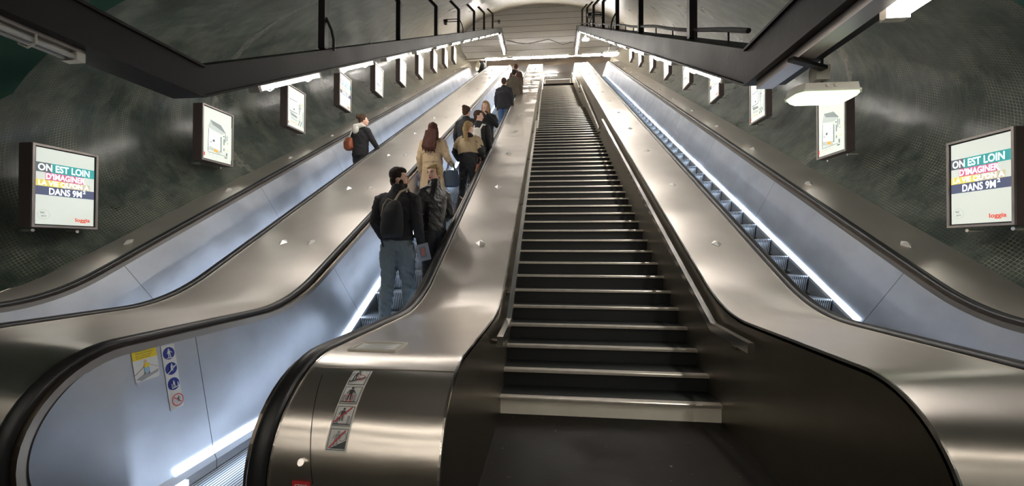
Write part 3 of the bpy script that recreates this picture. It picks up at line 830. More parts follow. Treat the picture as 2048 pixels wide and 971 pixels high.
# ================================================================== PEOPLE
from mathutils import noise as mnoise
def melt(bm, vox, it=3, wr=0.0):
    """fuse overlapping shapes of a bmesh into one smooth skin"""
    me = bpy.data.meshes.new('m'); bmesh.ops.recalc_face_normals(bm, faces=bm.faces[:]); bm.to_mesh(me); bm.free()
    o = link(bpy.data.objects.new('m', me))
    r = o.modifiers.new('r', 'REMESH'); r.mode = 'VOXEL'; r.voxel_size = vox; r.use_smooth_shade = True
    sm = o.modifiers.new('s', 'SMOOTH'); sm.factor = .5; sm.iterations = it
    bpy.context.view_layer.update()
    out = bpy.data.meshes.new_from_object(o.evaluated_get(bpy.context.evaluated_depsgraph_get()))
    bpy.data.objects.remove(o); bpy.data.meshes.remove(me)
    b = bmesh.new(); b.from_mesh(out); bpy.data.meshes.remove(out)
    if wr:
        b.normal_update(); off = random.random() * 50
        for v in b.verts:
            c = v.co; q = Vector((c.x * 12 + off, c.y * 12, c.z * 21 + c.x * 13))
            v.co = c + v.normal * wr * (mnoise.noise(q) + .5 * mnoise.noise(q * 2.3) - (.25 if abs(mnoise.noise(q * 1.4)) < .06 else 0))
    return b
def rings(bm, rs, n=24, mi=0):
    """closed stack of ellipses (z, cx, cy, rx, ry)"""
    rows = [[(cx + rx * math.cos(2 * PI * k / n), cy + ry * math.sin(2 * PI * k / n), z) for k in range(n)] for z, cx, cy, rx, ry in rs]
    vs = grid(bm, rows, mi, True)
    for r in (vs[0], vs[-1]): bm.faces.new(r).material_index = mi
def fab(name, col, rough=.85, wr=.5, sc_=9):
    m = base(name, col, rough); n = N(m); f = n.noise(n.coord(1, 1, .6), sc_, 4, .6)
    n.l.new(n.mix(f, tuple(c * .65 for c in col), tuple(min(1, c * 1.35) for c in col)), n.b.inputs['Base Color'])
    n.bump(f, wr, .03); return m
def hairm(name, c0, c1):
    m = base(name, c0, .7, 0., .2); n = N(m); f = n.noise(n.coord(60, 60, 5), 2.2, 4, .6)
    n.l.new(n.mix(n.ramp(f, [(.35, 0.), (.65, 1.)]), c0, c1), n.b.inputs['Base Color']); n.bump(f, .5, .01); return m
SKIN = plain('skin', (.68, .42, .32), .5, 0, .08, 12)
FACE = [SKIN, plain('eye_white', (.75, .72, .68), .3, 0, .02), plain('iris_and_brow', (.03, .02, .015), .4, 0, .1), plain('lips', (.45, .13, .11), .45, 0, .05)]
HAIR = {'black': hairm('dark_brown_hair', (.012, .008, .006), (.035, .022, .016)), 'red': hairm('reddish_brown_hair', (.028, .009, .006), (.085, .028, .017)),
        'blonde': hairm('short_blonde_hair', (.30, .19, .08), (.62, .46, .24)), 'ash': hairm('ash_blonde_hair', (.16, .10, .05), (.42, .28, .13)), 'brown': hairm('brown_hair', (.03, .016, .010), (.09, .045, .028))}
def head_xf(p):
    """matrix of the head: origin between the ears"""
    hy, hp = p.get('head', (0, 0)); ox, oy = p.get('hoff', (0, .015))
    return Matrix.Translation((ox, oy, 1.635)) @ Matrix.Rotation(R(hy), 4, 'Z') @ Matrix.Rotation(R(hp), 4, 'X')
def xf(bm, verts0, Mx):
    vs = list(bm.verts)[verts0:]
    bmesh.ops.transform(bm, matrix=Mx, verts=vs)
SH = .175
def joints(p):
    J = {}
    for s, k in ((-1, 'l'), (1, 'r')):     # l: the wearer's left is -x when facing +y
        a = p.get('arm_' + k, ((s * .235, -.03, 1.14), (s * .245, .05, .90)))
        J['arm_' + k] = [Vector((s * (SH + p.get('broad', 0)), 0, 1.392)), Vector(a[0]), Vector(a[1])]
        f = Vector(p.get('foot_' + k, (s * .10, 0, 0)))
        hip = Vector((s * .088, 0, .90)); ank = f + Vector((0, -.01, .085))
        mid = (hip + ank) / 2 + Vector((0, .02 + .25 * max(0, .815 - (hip - ank).length) + abs(f.z) * .30, f.z * .15))
        J['leg_' + k] = [hip, mid, ank]
    return J
def hand(bm, w, d, s, curl=.5, mi=0):
    """palm, four fingers and a thumb at wrist w, pointing along d"""
    d = d.normalized(); side = Vector((0, 1, 0)) if abs(d.y) < .8 else Vector((0, 0, 1))
    side = (side - d * side.dot(d)).normalized(); nrm = d.cross(side).normalized() * s
    rows = []
    for t, hw, th in ((-.02, .024, .020), (.02, .034, .017), (.06, .041, .014), (.09, .040, .012)):
        c = w + d * t
        rows.append([c + side * hw * math.cos(2 * PI * k / 10) + nrm * th * math.sin(2 * PI * k / 10) for k in range(10)])
    vs = grid(bm, rows, mi, True); bm.faces.new(vs[0]).material_index = mi; bm.faces.new(vs[-1]).material_index = mi
    for i, L in enumerate((.066, .074, .070, .056)):
        b = w + d * .085 + side * (.030 - .020 * i)
        p1 = b + d * L * .45; d2 = (d - nrm * curl).normalized(); p2 = p1 + d2 * L * .32; d3 = (d - nrm * curl * 2.2).normalized(); p3 = p2 + d3 * L * .26
        tube(bm, [b, p1, p2, p3], [.0095, .009, .008, .006], 7, mi)
    b = w + d * .025 + side * .030
    p1 = b + (d * .6 + side * .8).normalized() * .035; p2 = p1 + (d * .95 + side * .3 - nrm * .3).normalized() * .03
    tube(bm, [b, p1, p2], [.012, .011, .008], 7, mi)
def body_mesh(p, vox):
    J = joints(p); bm = nb()
    rings(bm, [(.84, 0, 0, .13, .09), (.92, 0, 0, .155, .105), (1.05, 0, .005, .128, .09), (1.25, 0, 0, .15, .10), (1.38, 0, -.005, .16, .088), (1.455, 0, -.005, .10, .062), (1.50, 0, 0, .055, .052), (1.60, p.get('hoff', (0, .015))[0] * .8, .01, .05, .052)])
    for k in 'lr':
        a = J['arm_' + k]; tube(bm, [a[0] - Vector((a[0].x * .25, 0, 0)), a[0], (a[0] + a[1]) / 2, a[1], (a[1] * 2 + a[2]) / 3, a[2]], [.045, .05, .045, .038, .037, .025], 12)
        l = J['leg_' + k]; tube(bm, [l[0], (l[0] * 2 + l[1]) / 3, l[1], (l[1] * 2 + l[2]) / 3, l[2]], [.085, .078, .052, .055, .035], 12)
        f = l[2]; ellipsoid(bm, f + Vector((0, .055, -.045)), (.042, .115, .036))
    n0 = len(bm.verts)
    ellipsoid(bm, (0, -.012, .035), (.073, .092, .088)); ellipsoid(bm, (0, .022, -.025), (.060, .066, .085)); ellipsoid(bm, (0, .045, -.078), (.034, .034, .026))
    ellipsoid(bm, (0, .083, -.010), (.013, .018, .026)); ellipsoid(bm, (0, .096, -.022), (.015, .015, .011))
    for s in (-1, 1):
        ellipsoid(bm, (s * .072, -.01, -.005), (.008, .018, .030)); ellipsoid(bm, (s * .035, .055, -.02), (.022, .02, .022))
    tube(bm, [(-.035, .072, .030), (0, .082, .026), (.035, .072, .030)], .010, 8)
    Hm = head_xf(p); xf(bm, n0, Hm)
    b = melt(bm, vox, 2)
    # face details and fingers belong to the same mesh
    n0 = len(b.verts); b.verts.ensure_lookup_table()
    for s in (-1, 1):
        ellipsoid(b, (s * .031, .0735, .010), (.0125, .008, .0065), 10, 6, mi=1); ellipsoid(b, (s * .031, .0795, .010), (.0055, .004, .006), 8, 6, mi=2)
        tube(b, [(s * .015, .087, .029), (s * .032, .084, .034), (s * .048, .070, .029)], .0035, 6, mi=2)
    tube(b, [(-.022, .078, -.050), (-.008, .087, -.047), (0, .088, -.049), (.008, .087, -.047), (.022, .078, -.050)], [.003, .005, .0045, .005, .003], 6, mi=3)
    tube(b, [(-.018, .078, -.055), (0, .087, -.057), (.018, .078, -.055)], [.003, .0055, .003], 6, mi=3)
    b.verts.ensure_lookup_table(); bmesh.ops.transform(b, matrix=Hm, verts=b.verts[n0:])
    for k, s in (('l', -1), ('r', 1)):
        a = J['arm_' + k]; hand(b, a[2], a[2] - a[1], s, p.get('curl', .5))
    return b
def person(label, x, y, H, rz, p, vox=.011):
    t = empty('person', (x, y, EF(y) if 'z' not in p else p['z']), label, 'person', rz=R(rz))
    t.scale = (H / 1.75,) * 3
    J = joints(p)
    o = obj('body', body_mesh(p, vox), FACE, t, local=True, smooth=True, recalc=False)
    # trousers
    if p.get('trousers'):
        bm = nb(); fl = p.get('leg_w', 1.0)
        rings(bm, [(.83, 0, 0, .14, .105), (.90, 0, -.005, .172, .128), (.97, 0, -.004, .168, .12), (1.06, 0, 0, .15, .108)])
        for k in 'lr':
            l = J['leg_' + k]; tube(bm, [l[0] + Vector((0, -.01, .0)), (l[0] * 2 + l[1]) / 3, l[1], (l[1] * 2 + l[2]) / 3, l[2] - Vector((0, 0, .02))], [.102, .096 * fl, .070 * fl, .068 * fl, .060 * fl], 14)
        obj('trousers', melt(bm, vox, 2, .009), p['trousers'], t, local=True, smooth=True, recalc=False)
    # shoes
    for k in 'lr':
        f = J['leg_' + k][2]; bm = nb()
        ellipsoid(bm, f + Vector((0, .055, -.045)), (.050, .135, .042)); ellipsoid(bm, f + Vector((0, -.01, -.01)), (.046, .055, .055)); 
        obj('shoe', melt(bm, vox * .8, 1), p.get('shoe', MAT_SHOE), t, local=True, smooth=True, recalc=False)
        bm = nb(); rows = [[(f.x + .052 * math.cos(2 * PI * q / 20), f.y + .045 + .145 * math.sin(2 * PI * q / 20), z) for q in range(20)] for z in (f.z - .085, f.z - .062)]
        vs = grid(bm, rows, 0, True); bm.faces.new(vs[0]); bm.faces.new(vs[-1])
        obj('shoe_sole', bm, p.get('sole', MAT_SOLE), t, local=True)
    # top garment
    hem = p.get('hem', .93); w = p.get('bulk', 1.0); fl = p.get('flare', 0.0); bx = p.get('broad', 0)
    bm = nb(); rs = []
    for z, rx, ry in ((hem, .165, .125), (hem + .04, .17, .13), (1.02, .162, .122), (1.15, .163, .125), (1.28, .178, .132), (1.37, .178 + bx, .122), (1.43, .14 + bx, .10), (1.475, .10, .085), (1.51, .075, .078), (1.53, .070, .074)):
        if rs and z <= rs[-1][0]: continue
        k = w * (1 + fl * max(0, 1.0 - z)) if z < 1.3 else (w * .5 + .5)
        rs.append((z, 0, 0, rx * k, ry * k))
    rings(bm, rs)
    for k in 'lr':
        a = J['arm_' + k]; q = a[2] - (a[2] - a[1]).normalized() * .0
        tube(bm, [a[0] + Vector((-a[0].x * .45, 0, .035)), a[0] + Vector((a[0].x * .02, 0, -.005)), (a[0] + a[1]) / 2 + Vector((0, 0, .02)), a[1], (a[1] + q) / 2, q], [v * (w * .6 + .4) for v in (.066, .074, .064, .058, .052, .043)], 14)
    if p.get('collar'):
        hx = p.get('hoff', (0, .015))[0]
        rings(bm, [(1.47, 0, 0, .095, .088), (1.53, hx * .6, .005, .078, .082), (1.575, hx * .8, .01, .074, .078)])
    g = obj(p.get('top_name', 'jacket'), melt(bm, vox, 3, .008), p['top'], t, local=True, smooth=True, recalc=False)
    if p.get('yoke'):   # second colour over the shoulders of the garment
        bm = nb(); z0, z1 = p['yoke_z']
        rr = [(z, 0, 0, rx * 1.04 * (w * .5 + .5), ry * 1.08 * w) for z, rx, ry in ((z0, .185, .14), ((z0 + z1) / 2, .19, .145), (z1, .185 + bx, .135), (1.42, .145, .11))]
        rings(bm, rr)
        for k in 'lr':
            a = J['arm_' + k]; tube(bm, [a[0] + Vector((-a[0].x * .45, 0, .035)), a[0], (a[0] + a[1]) / 2 + Vector((0, 0, .02)), (a[0] + a[1] * 3) / 4], [v * (w * .6 + .4) for v in (.070, .078, .069, .062)], 14)
        obj('yoke', melt(bm, vox, 2, .009), p['yoke'], g, local=True, smooth=True, recalc=False)
    if p.get('belt'):
        bm = nb(); rings(bm, [(1.045, 0, 0, .168 * w, .130 * w), (1.085, 0, 0, .168 * w, .131 * w)]); tube(bm, [(.02, -.135 * w, 1.06), (.06, -.15 * w, .98), (.03, -.15 * w, .90)], .014, 6)
        obj('belt', melt(bm, vox * .8, 1), p['top'], g, local=True, smooth=True, recalc=False)
    # hair
    bm = nb(); st_ = p.get('hairstyle', 'short')
    ellipsoid(bm, (0, -.030, .048), (.084, .088, .090)); ellipsoid(bm, (0, .012, .088), (.072, .070, .050)); ellipsoid(bm, (0, -.062, -.015), (.066, .045, .070))
    for s in (-1, 1): ellipsoid(bm, (s * .070, -.015, .035), (.014, .045, .040))
    if st_ == 'blonde_short':
        for s in (-1, 1): ellipsoid(bm, (s * .072, -.005, .040), (.018, .040, .050))
        ellipsoid(bm, (.02, .060, .085), (.050, .026, .020)); ellipsoid(bm, (0, -.045, .065), (.092, .080, .080)); ellipsoid(bm, (-.01, .015, .110), (.065, .055, .030))
    if st_ == 'long':
        tube(bm, [(0, -.050, .05), (0, -.075, -.05), (0, -.11, -.16), (.01, -.15, -.27), (.0, -.17, -.36), (-.01, -.165, -.40)], [.080, .082, .096, .112, .110, .080], 16, flat=.55)
        for q in range(9): tube(bm, [(-.09 + .0225 * q, -.10, -.02), (-.105 + .026 * q, -.155, -.18), (-.12 + .029 * q, -.20, -.32), (-.115 + .027 * q + .012 * (q % 2), -.19, -.42 - .02 * (q % 3))], [.016, .020, .018, .005], 7)
        for s in (-1, 1): tube(bm, [(s * .06, -.02, .05), (s * .078, -.03, -.06), (s * .085, -.07, -.18), (s * .07, -.11, -.30)], [.03, .035, .04, .03], 10)
    if st_ == 'shoulder':
        tube(bm, [(0, -.05, .05), (0, -.08, -.06), (0, -.10, -.16), (0, -.12, -.24)], [.082, .086, .085, .05], 14, flat=.6)
        for s in (-1, 1): tube(bm, [(s * .064, .01, .055), (s * .078, .015, -.04), (s * .080, .02, -.13), (s * .07, .02, -.21)], [.026, .026, .026, .014], 10)
    if st_ == 'bun':
        ellipsoid(bm, (0, -.105, .085), (.048, .042, .045)); ellipsoid(bm, (0, -.05, .0), (.074, .055, .08))
    if st_ == 'pony':
        tube(bm, [(.01, -.10, .03), (.02, -.145, -.02), (.05, -.15, -.14), (.07, -.14, -.26), (.075, -.12, -.36)], [.030, .038, .046, .040, .014], 12)
    n0 = 0; bmesh.ops.transform(bm, matrix=head_xf(p), verts=bm.verts[:])
    obj('hair', melt(bm, vox * .8, 2, .006), HAIR[p['hair']], t, local=True, smooth=True, recalc=False)
    if p.get('beard'):
        bm = nb(); ellipsoid(bm, (0, .042, -.072), (.052, .050, .038)); 
        for s in (-1, 1): ellipsoid(bm, (s * .052, .020, -.045), (.016, .030, .038))
        bmesh.ops.transform(bm, matrix=head_xf(p), verts=bm.verts[:]); obj('beard', melt(bm, .007, 1), HAIR[p['hair']], t, local=True, smooth=True, recalc=False)
    if p.get('hood'):
        bm = nb(); tube(bm, [(-.09, .03, 1.50), (-.11, -.07, 1.50), (0, -.15, 1.46), (.11, -.07, 1.50), (.09, .03, 1.50)], [.03, .045, .06, .045, .03], 12); ellipsoid(bm, (0, -.14, 1.40), (.09, .05, .09))
        obj('hood', melt(bm, vox, 2), p['hood'], g, local=True, smooth=True, recalc=False)
    return t
MAT_SHOE = fab('black_shoe', (.02, .02, .022), .5, .1); MAT_SOLE = plain('dark_sole', (.04, .04, .04), .7)
C = {'black': fab('black_cloth', (.012, .012, .014)), 'leather': fab('black_leather', (.012, .012, .013), .38, .6, 7), 'jeans': fab('faded_blue_jeans', (.115, .145, .16), .8, .5, 5), 'dark_jeans': fab('blue_jeans', (.05, .10, .19), .8),
     'trench': fab('beige_trench_cloth', (.42, .31, .19), .8, .6, 5), 'beige': fab('tan_cloth', (.36, .27, .16), .8, .6, 5), 'white': fab('white_cloth', (.62, .60, .55), .8), 'khaki': fab('olive_brown_coat_cloth', (.07, .055, .035), .8),
     'navy': fab('navy_bag_cloth', (.02, .035, .06), .7), 'rust': fab('rust_brown_leather', (.25, .07, .03), .5), 'brown': fab('dark_brown_cloth', (.06, .025, .018), .8), 'sneaker': fab('white_sneaker', (.70, .72, .75), .6, .1)}

person('person in a black jacket and faded jeans, back turned, face towards the blonde companion', -1.72, 4.30, 1.77, -4,
       dict(top=C['black'], trousers=C['jeans'], hair='black', hairstyle='short', beard=True, head=(-68, 0), hoff=(.01, .02), broad=.025, bulk=1.12, hem=.94, collar=True, leg_w=1.12,
            foot_l=(-.13, -.03, 0), foot_r=(.11, .10, .0), sole=fab('white_rubber_sole', (.6, .6, .58), .6, .1),
            arm_l=((-.275, .0, 1.15), (-.24, .14, .97)), arm_r=((.26, -.05, 1.13), (.25, .08, .90))), vox=.009)
person('person with short blonde hair in a black leather jacket, looking back over a shoulder', -1.40, 4.66, 1.665, 58,
       dict(top=C['leather'], trousers=C['black'], hair='blonde', hairstyle='blonde_short', head=(102, 0), collar=True, bulk=1.02, hem=.90,
            arm_l=((-.24, .02, 1.13), (-.20, .20, 1.02)), arm_r=((.25, -.03, 1.14), (.20, .16, 1.0))), vox=.009)
person('person with long red-brown hair in a beige trench coat', -2.0, 6.55, 1.70, -4,
       dict(top=C['trench'], top_name='trench_coat', trousers=C['dark_jeans'], hair='red', hairstyle='long', hem=.50, flare=.75, bulk=1.10, belt=True, yoke=C['trench'], yoke_z=(1.20, 1.36),
            arm_r=((.27, -.03, 1.14), (.33, .12, 1.02))))
person('person in a tan and black jacket with black leggings and white sneakers', -1.45, 6.9, 1.62, -8,
       dict(top=C['black'], trousers=C['black'], hair='ash', hairstyle='pony', head=(-25, 0), hem=.90, bulk=1.15, yoke=C['beige'], yoke_z=(1.13, 1.30), leg_w=.85, shoe=C['sneaker'], sole=C['sneaker'],
            foot_l=(-.11, -.30, -.17), foot_r=(.10, .06, 0), arm_l=((-.29, .0, 1.18), (-.25, .16, 1.05)), arm_r=((.28, 0, 1.16), (.20, .18, 1.04))))
person('person in a black coat with brown pinned-up hair, behind the tan jacket', -1.72, 7.95, 1.68, -12,
       dict(top=C['black'], trousers=C['black'], hair='brown', hairstyle='bun', head=(-10, 0), hem=.75, bulk=1.2))
person('person with brown hair seen in profile, with a white backpack', -1.40, 7.60, 1.66, -8,
       dict(top=C['black'], trousers=C['brown'], hair='brown', hairstyle='short', head=(-80, 0), hem=.70, bulk=1.15))
person('blonde person in a black coat turned to the camera with a raised hand', -1.36, 8.25, 1.70, 170,
       dict(top=C['black'], trousers=C['black'], hair='ash', hairstyle='shoulder', hem=.70, bulk=1.08, curl=.1, head=(-8, 0),
            arm_l=((-.27, .03, 1.20), (-.07, .17, 1.42)), arm_r=((.25, 0, 1.14), (.24, .06, .90))))
person('person in a dark padded jacket and blue jeans, high up the escalator', -1.36, 11.55, 1.72, -5,
       dict(top=C['black'], trousers=C['dark_jeans'], hair='brown', hairstyle='short', hem=.80, bulk=1.35, leg_w=1.1))
person('person in an olive-brown coat near the top of the escalator', -1.22, 13.3, 1.75, -5,
       dict(top=C['khaki'], trousers=C['brown'], hair='black', hairstyle='short', hem=.60, flare=.2, bulk=1.3))
person('farthest person, only a reddish brown head showing above the olive coat', -1.32, 15.2, 1.72, -5,
       dict(top=C['brown'], trousers=C['black'], hair='red', hairstyle='short', hem=.7, bulk=1.1))
person('person in a black jacket with a white hood, alone on the leftmost escalator', -3.80, 7.55, 1.66, -22,
       dict(top=C['black'], trousers=C['black'], hair='brown', hairstyle='bun', head=(-30, 10), hem=.85, bulk=1.15, hood=C['white'], hoff=(.03, .05),
            arm_r=((.26, .10, 1.18), (.18, .30, 1.08)), arm_l=((-.26, .02, 1.15), (-.18, .22, 1.05))))

# ---- things they carry
def carried(name, label, cat, x, y, rz, H, parts):
    t = empty(name, (x, y, EF(y)), label, cat, rz=R(rz)); t.scale = (H / 1.75,) * 3
    for nm, bm, m, sm in parts: obj(nm, bm, m, t, local=True, smooth=sm, recalc=True)
    return t
bm = nb(); rings(bm, [(.97, .03, -.19, .10, .05), (1.00, .03, -.20, .125, .075), (1.10, .035, -.205, .13, .085), (1.24, .04, -.20, .115, .075), (1.33, .05, -.185, .08, .05), (1.37, .055, -.175, .045, .03)])
b2 = nb(); tube(b2, [(.05, -.18, 1.36), (.09, -.12, 1.47), (.12, .0, 1.52), (.12, .12, 1.42)], .013, 8); tube(b2, [(.05, -.18, 1.36), (-.02, -.19, 1.39), (-.06, -.21, 1.32), (-.08, -.22, 1.20)], .007, 8)
b3 = nb(); tube(b3, [(-.09, -.20, 1.0), (-.10, -.17, .93), (-.09, -.15, .87)], .010, 8)
carried('backpack', 'black drawstring backpack with pale cord worn over the black jacket', 'backpack', -1.72, 4.30, -4, 1.77,
        [('bag', melt(bm, .012, 4), C['black'], True), ('strap', b2, plain('pale_cord', (.30, .24, .18), .7), True), ('lower_strap', b3, C['black'], True)])
bm = nb(); obox(bm, (.0, 0, 0), (1, 0, .25), (0, 1, 0), (-.25, 0, 1), .072, .004, .095)
b2 = nb(); obox(b2, (.0, -.006, .0), (1, 0, .25), (0, 1, 0), (-.25, 0, 1), .035, .002, .06); b3 = nb(); obox(b3, (.0, -.008, .005), (1, 0, .25), (0, 1, 0), (-.25, 0, 1), .018, .002, .045)
t = empty('magazine', (-1.40, 4.25, EF(4.3) + .82), 'folded printed magazine held in a hand in front of the leather jacket', 'magazine')
obj('pages', bm, plain('printed_paper', (.25, .27, .32), .6, 0, .25, 40), t, local=True); tag(obj('picture', b2, plain('dark_print', (.16, .17, .22), .5), t, local=True), 'dark picture'); tag(obj('picture', b3, plain('red_print', (.45, .16, .12), .5), t, local=True), 'reddish picture')
bm = nb(); rings(bm, [(.62, .0, 0, .10, .04), (.64, 0, 0, .15, .055), (.78, 0, 0, .155, .06), (.90, 0, 0, .13, .04), (.92, 0, 0, .12, .03)])
b2 = nb()
for dy in (-.03, .03): tube(b2, [(-.07, dy, .90), (-.05, dy, 1.02), (0, dy, 1.07), (.05, dy, 1.02), (.07, dy, .90)], .008, 8)
b3 = nb(); box(b3, -.09, -.03, -.03, -.02, .88, .945); 
carried('handbag', 'navy handbag hanging from the arm of the trench coat wearer', 'handbag', -1.68, 6.55, 0, 1.70, [('bag', melt(bm, .012, 4), C['navy'], True), ('handle', b2, C['navy'], True), ('paper', b3, C['white'], False)])
bm = nb(); rings(bm, [(1.0, 0, -.19, .10, .05), (1.04, 0, -.20, .135, .08), (1.22, 0, -.20, .13, .085), (1.36, 0, -.18, .11, .06), (1.40, 0, -.17, .06, .03)])
b2 = nb()
for s in (-1, 1): tube(b2, [(s * .08, -.16, 1.36), (s * .10, -.08, 1.48), (s * .11, .05, 1.50), (s * .12, .13, 1.36)], .018, 8)
carried('backpack', 'white backpack on the person seen in profile', 'backpack', -1.35, 7.55, -22, 1.62, [('bag', melt(bm, .012, 4), C['white'], True), ('strap', b2, C['white'], True)])
bm = nb(); rings(bm, [(.80, 0, 0, .06, .03), (.82, 0, 0, .09, .04), (.95, 0, 0, .085, .035), (.97, 0, 0, .06, .02)]); b2 = nb(); tube(b2, [(-.05, 0, .95), (-.03, 0, 1.08), (.02, 0, 1.10), (.06, 0, .95)], .007, 8)
carried('handbag', 'small brown leather bag by the right handrail, beside the black leggings', 'handbag', -1.25, 6.85, 0, 1.6, [('bag', melt(bm, .010, 3), C['rust'], True), ('handle', b2, C['rust'], True)])
bm = nb(); rings(bm, [(.98, -.16, -.16, .08, .05), (1.02, -.16, -.17, .12, .08), (1.14, -.16, -.18, .12, .085), (1.24, -.15, -.17, .08, .05)]); b2 = nb(); tube(b2, [(-.15, -.17, 1.22), (-.12, -.14, 1.38), (-.02, -.10, 1.50), (.08, .02, 1.53), (.14, .13, 1.40)], .014, 8)
carried('backpack', 'rust brown bag slung on the rider of the leftmost escalator', 'bag', -3.80, 7.55, -22, 1.66, [('bag', melt(bm, .012, 4), C['rust'], True), ('strap', b2, C['white'], True)])

# ================================================================== STICKERS AND NOTICES
ST = {'w': plain('sticker_white', (.72, .72, .70), .45, 0, .03), 'k': plain('sticker_dark_grey', (.06, .07, .08), .5, 0, .05), 'r': plain('sticker_red', (.62, .04, .05), .45, 0, .05),
      'b': plain('sticker_blue', (.015, .03, .25), .45, 0, .05), 'y': plain('sticker_yellow', (.82, .62, .03), .45, 0, .05), 'lb': plain('sticker_light_blue', (.28, .50, .68), .5, 0, .05), 'g': plain('sticker_grey', (.34, .35, .37), .5, 0, .05), 'sk': plain('sticker_tan', (.65, .48, .36), .5, 0, .05)}
SL = list(ST); SM = [ST[k] for k in SL]
class Draw:
    """flat drawing in (u, v) laid onto a surface function f(u, v, lift)"""
    def __init__(s, f, sub=0.02): s.bm = nb(); s.f = f; s.k = 0; s.sub = sub
    def poly(s, pts, c):
        s.k += 1
        poly(s.bm, [s.f(u, v, .0006 + .00035 * s.k) for u, v in pts], SL.index(c))
    def rect(s, u0, v0, u1, v1, c):
        s.k += 1; n = max(1, int(abs(v1 - v0) / s.sub)); L = .0006 + .00035 * s.k
        for i in range(n):
            a = v0 + (v1 - v0) * i / n; b = v0 + (v1 - v0) * (i + 1) / n
            poly(s.bm, [s.f(u0, a, L), s.f(u1, a, L), s.f(u1, b, L), s.f(u0, b, L)], SL.index(c))
    def disc(s, u, v, r, c, r0=0, sy=1.0, n=20):
        s.k += 1; L = .0006 + .00035 * s.k
        for i in range(n):
            a, b = 2 * PI * i / n, 2 * PI * (i + 1) / n
            o1, o2 = s.f(u + r * math.cos(a), v + r * sy * math.sin(a), L), s.f(u + r * math.cos(b), v + r * sy * math.sin(b), L)
            if r0: poly(s.bm, [o1, o2, s.f(u + r0 * math.cos(b), v + r0 * sy * math.sin(b), L), s.f(u + r0 * math.cos(a), v + r0 * sy * math.sin(a), L)], SL.index(c))
            else: poly(s.bm, [s.f(u, v, L), o1, o2], SL.index(c))
    def line(s, u0, v0, u1, v1, w, c):
        d = math.hypot(u1 - u0, v1 - v0); nx, ny = -(v1 - v0) / d * w / 2, (u1 - u0) / d * w / 2
        n = max(1, int(d / s.sub)); s.k += 1; L = .0006 + .00035 * s.k
        for i in range(n):
            a, b = i / n, (i + 1) / n
            p, q = (u0 + (u1 - u0) * a, v0 + (v1 - v0) * a), (u0 + (u1 - u0) * b, v0 + (v1 - v0) * b)
            poly(s.bm, [s.f(p[0] + nx, p[1] + ny, L), s.f(q[0] + nx, q[1] + ny, L), s.f(q[0] - nx, q[1] - ny, L), s.f(p[0] - nx, p[1] - ny, L)], SL.index(c))
    def man(s, u, v, h, c, lean=0.0, arms=True):
        s.disc(u + lean * h, v + h * .90, h * .10, c, n=12)
        s.poly([(u - h * .13, v + h * .42), (u + h * .13, v + h * .42), (u + h * .15 + lean * h * .8, v + h * .78), (u - h * .15 + lean * h * .8, v + h * .78)], c)
        s.line(u - h * .07, v + h * .45, u - h * .10, v, h * .10, c); s.line(u + h * .07, v + h * .45, u + h * .13, v, h * .10, c)
        if arms: s.line(u + h * .13 + lean * h * .8, v + h * .72, u + h * .34, v + h * .50, h * .07, c); s.line(u - h * .13, v + h * .72, u - h * .26, v + h * .46, h * .07, c)

# strip of four pictograms following the rounded front of the deck; v is arc length from the bottom
def on_newel(u, v, lift):
    a = R(158.8) - v / RN; r = RN + lift
    return (-.897 + u, YN + r * math.cos(a), ZD - RN + r * math.sin(a))
d = Draw(on_newel, .012); Wd, Hd = .090, .352
d.rect(0, 0, Wd, Hd, 'w')
cell = Hd / 4
for i in range(4):
    b = i * cell + .006; t_ = (i + 1) * cell - .004
    d.rect(.007, b, Wd - .007, t_, 'k'); d.rect(.0095, b + .0025, Wd - .0095, t_ - .0025, 'w')
k = [i * cell for i in range(4)]
# bottom: no sitting/standing on the stairs going down
d.poly([(.018, k[0] + .012), (.082, k[0] + .012), (.082, k[0] + .042), (.066, k[0] + .034), (.050, k[0] + .027), (.034, k[0] + .019)], 'k')
d.man(.040, k[0] + .022, .055, 'g', .1); d.disc(.066, k[0] + .055, .016, 'k', .0145); d.line(.018, k[0] + .014, .074, k[0] + .078, .005, 'r')
# no sitting on the handrail
d.rect(.012, k[1] + .010, .080, k[1] + .015, 'k'); d.rect(.020, k[1] + .015, .030, k[1] + .040, 'g'); d.rect(.066, k[1] + .015, .076, k[1] + .045, 'g')
d.man(.040, k[1] + .024, .052, 'k', .05); d.line(.014, k[1] + .018, .076, k[1] + .078, .005, 'r')
# keep feet clear of the edge
d.rect(.012, k[2] + .010, .080, k[2] + .014, 'k'); d.rect(.016, k[2] + .014, .026, k[2] + .042, 'g'); d.rect(.064, k[2] + .014, .074, k[2] + .046, 'g')
d.man(.046, k[2] + .018, .060, 'k', 0); d.disc(.048, k[2] + .026, .016, 'r', .0135)
# walking up, step edge ringed
d.poly([(.014, k[3] + .010), (.082, k[3] + .034), (.082, k[3] + .042), (.014, k[3] + .016)], 'k')
d.man(.034, k[3] + .020, .055, 'k', .15); d.disc(.064, k[3] + .034, .015, 'r', .0125); d.disc(.062, k[3] + .050, .020, 'g', .0185)
tag(obj('pictogram_sticker', d.bm, SM, recalc=False, origin=(-.85, 1.5, .7)), 'tall white sticker of four escalator pictograms with red rings and bars', 'sticker')
# red STOP label
def on_front(u, v, lift): return (-1.012 + u, YN - RN - lift - .0005, .475 + v)
d = Draw(on_front); d.rect(0, 0, .076, .038, 'r'); text_into(d.bm, 'STOP', on_front(.012, .012, .0022), (1, 0, 0), (0, 0, 1), .020, SL.index('w'), .052, .02)
tag(obj('stop_label', d.bm, SM, recalc=False, origin=(-1.0, YN - RN, .48)), 'small red STOP label low on the rounded steel deck front', 'sign')
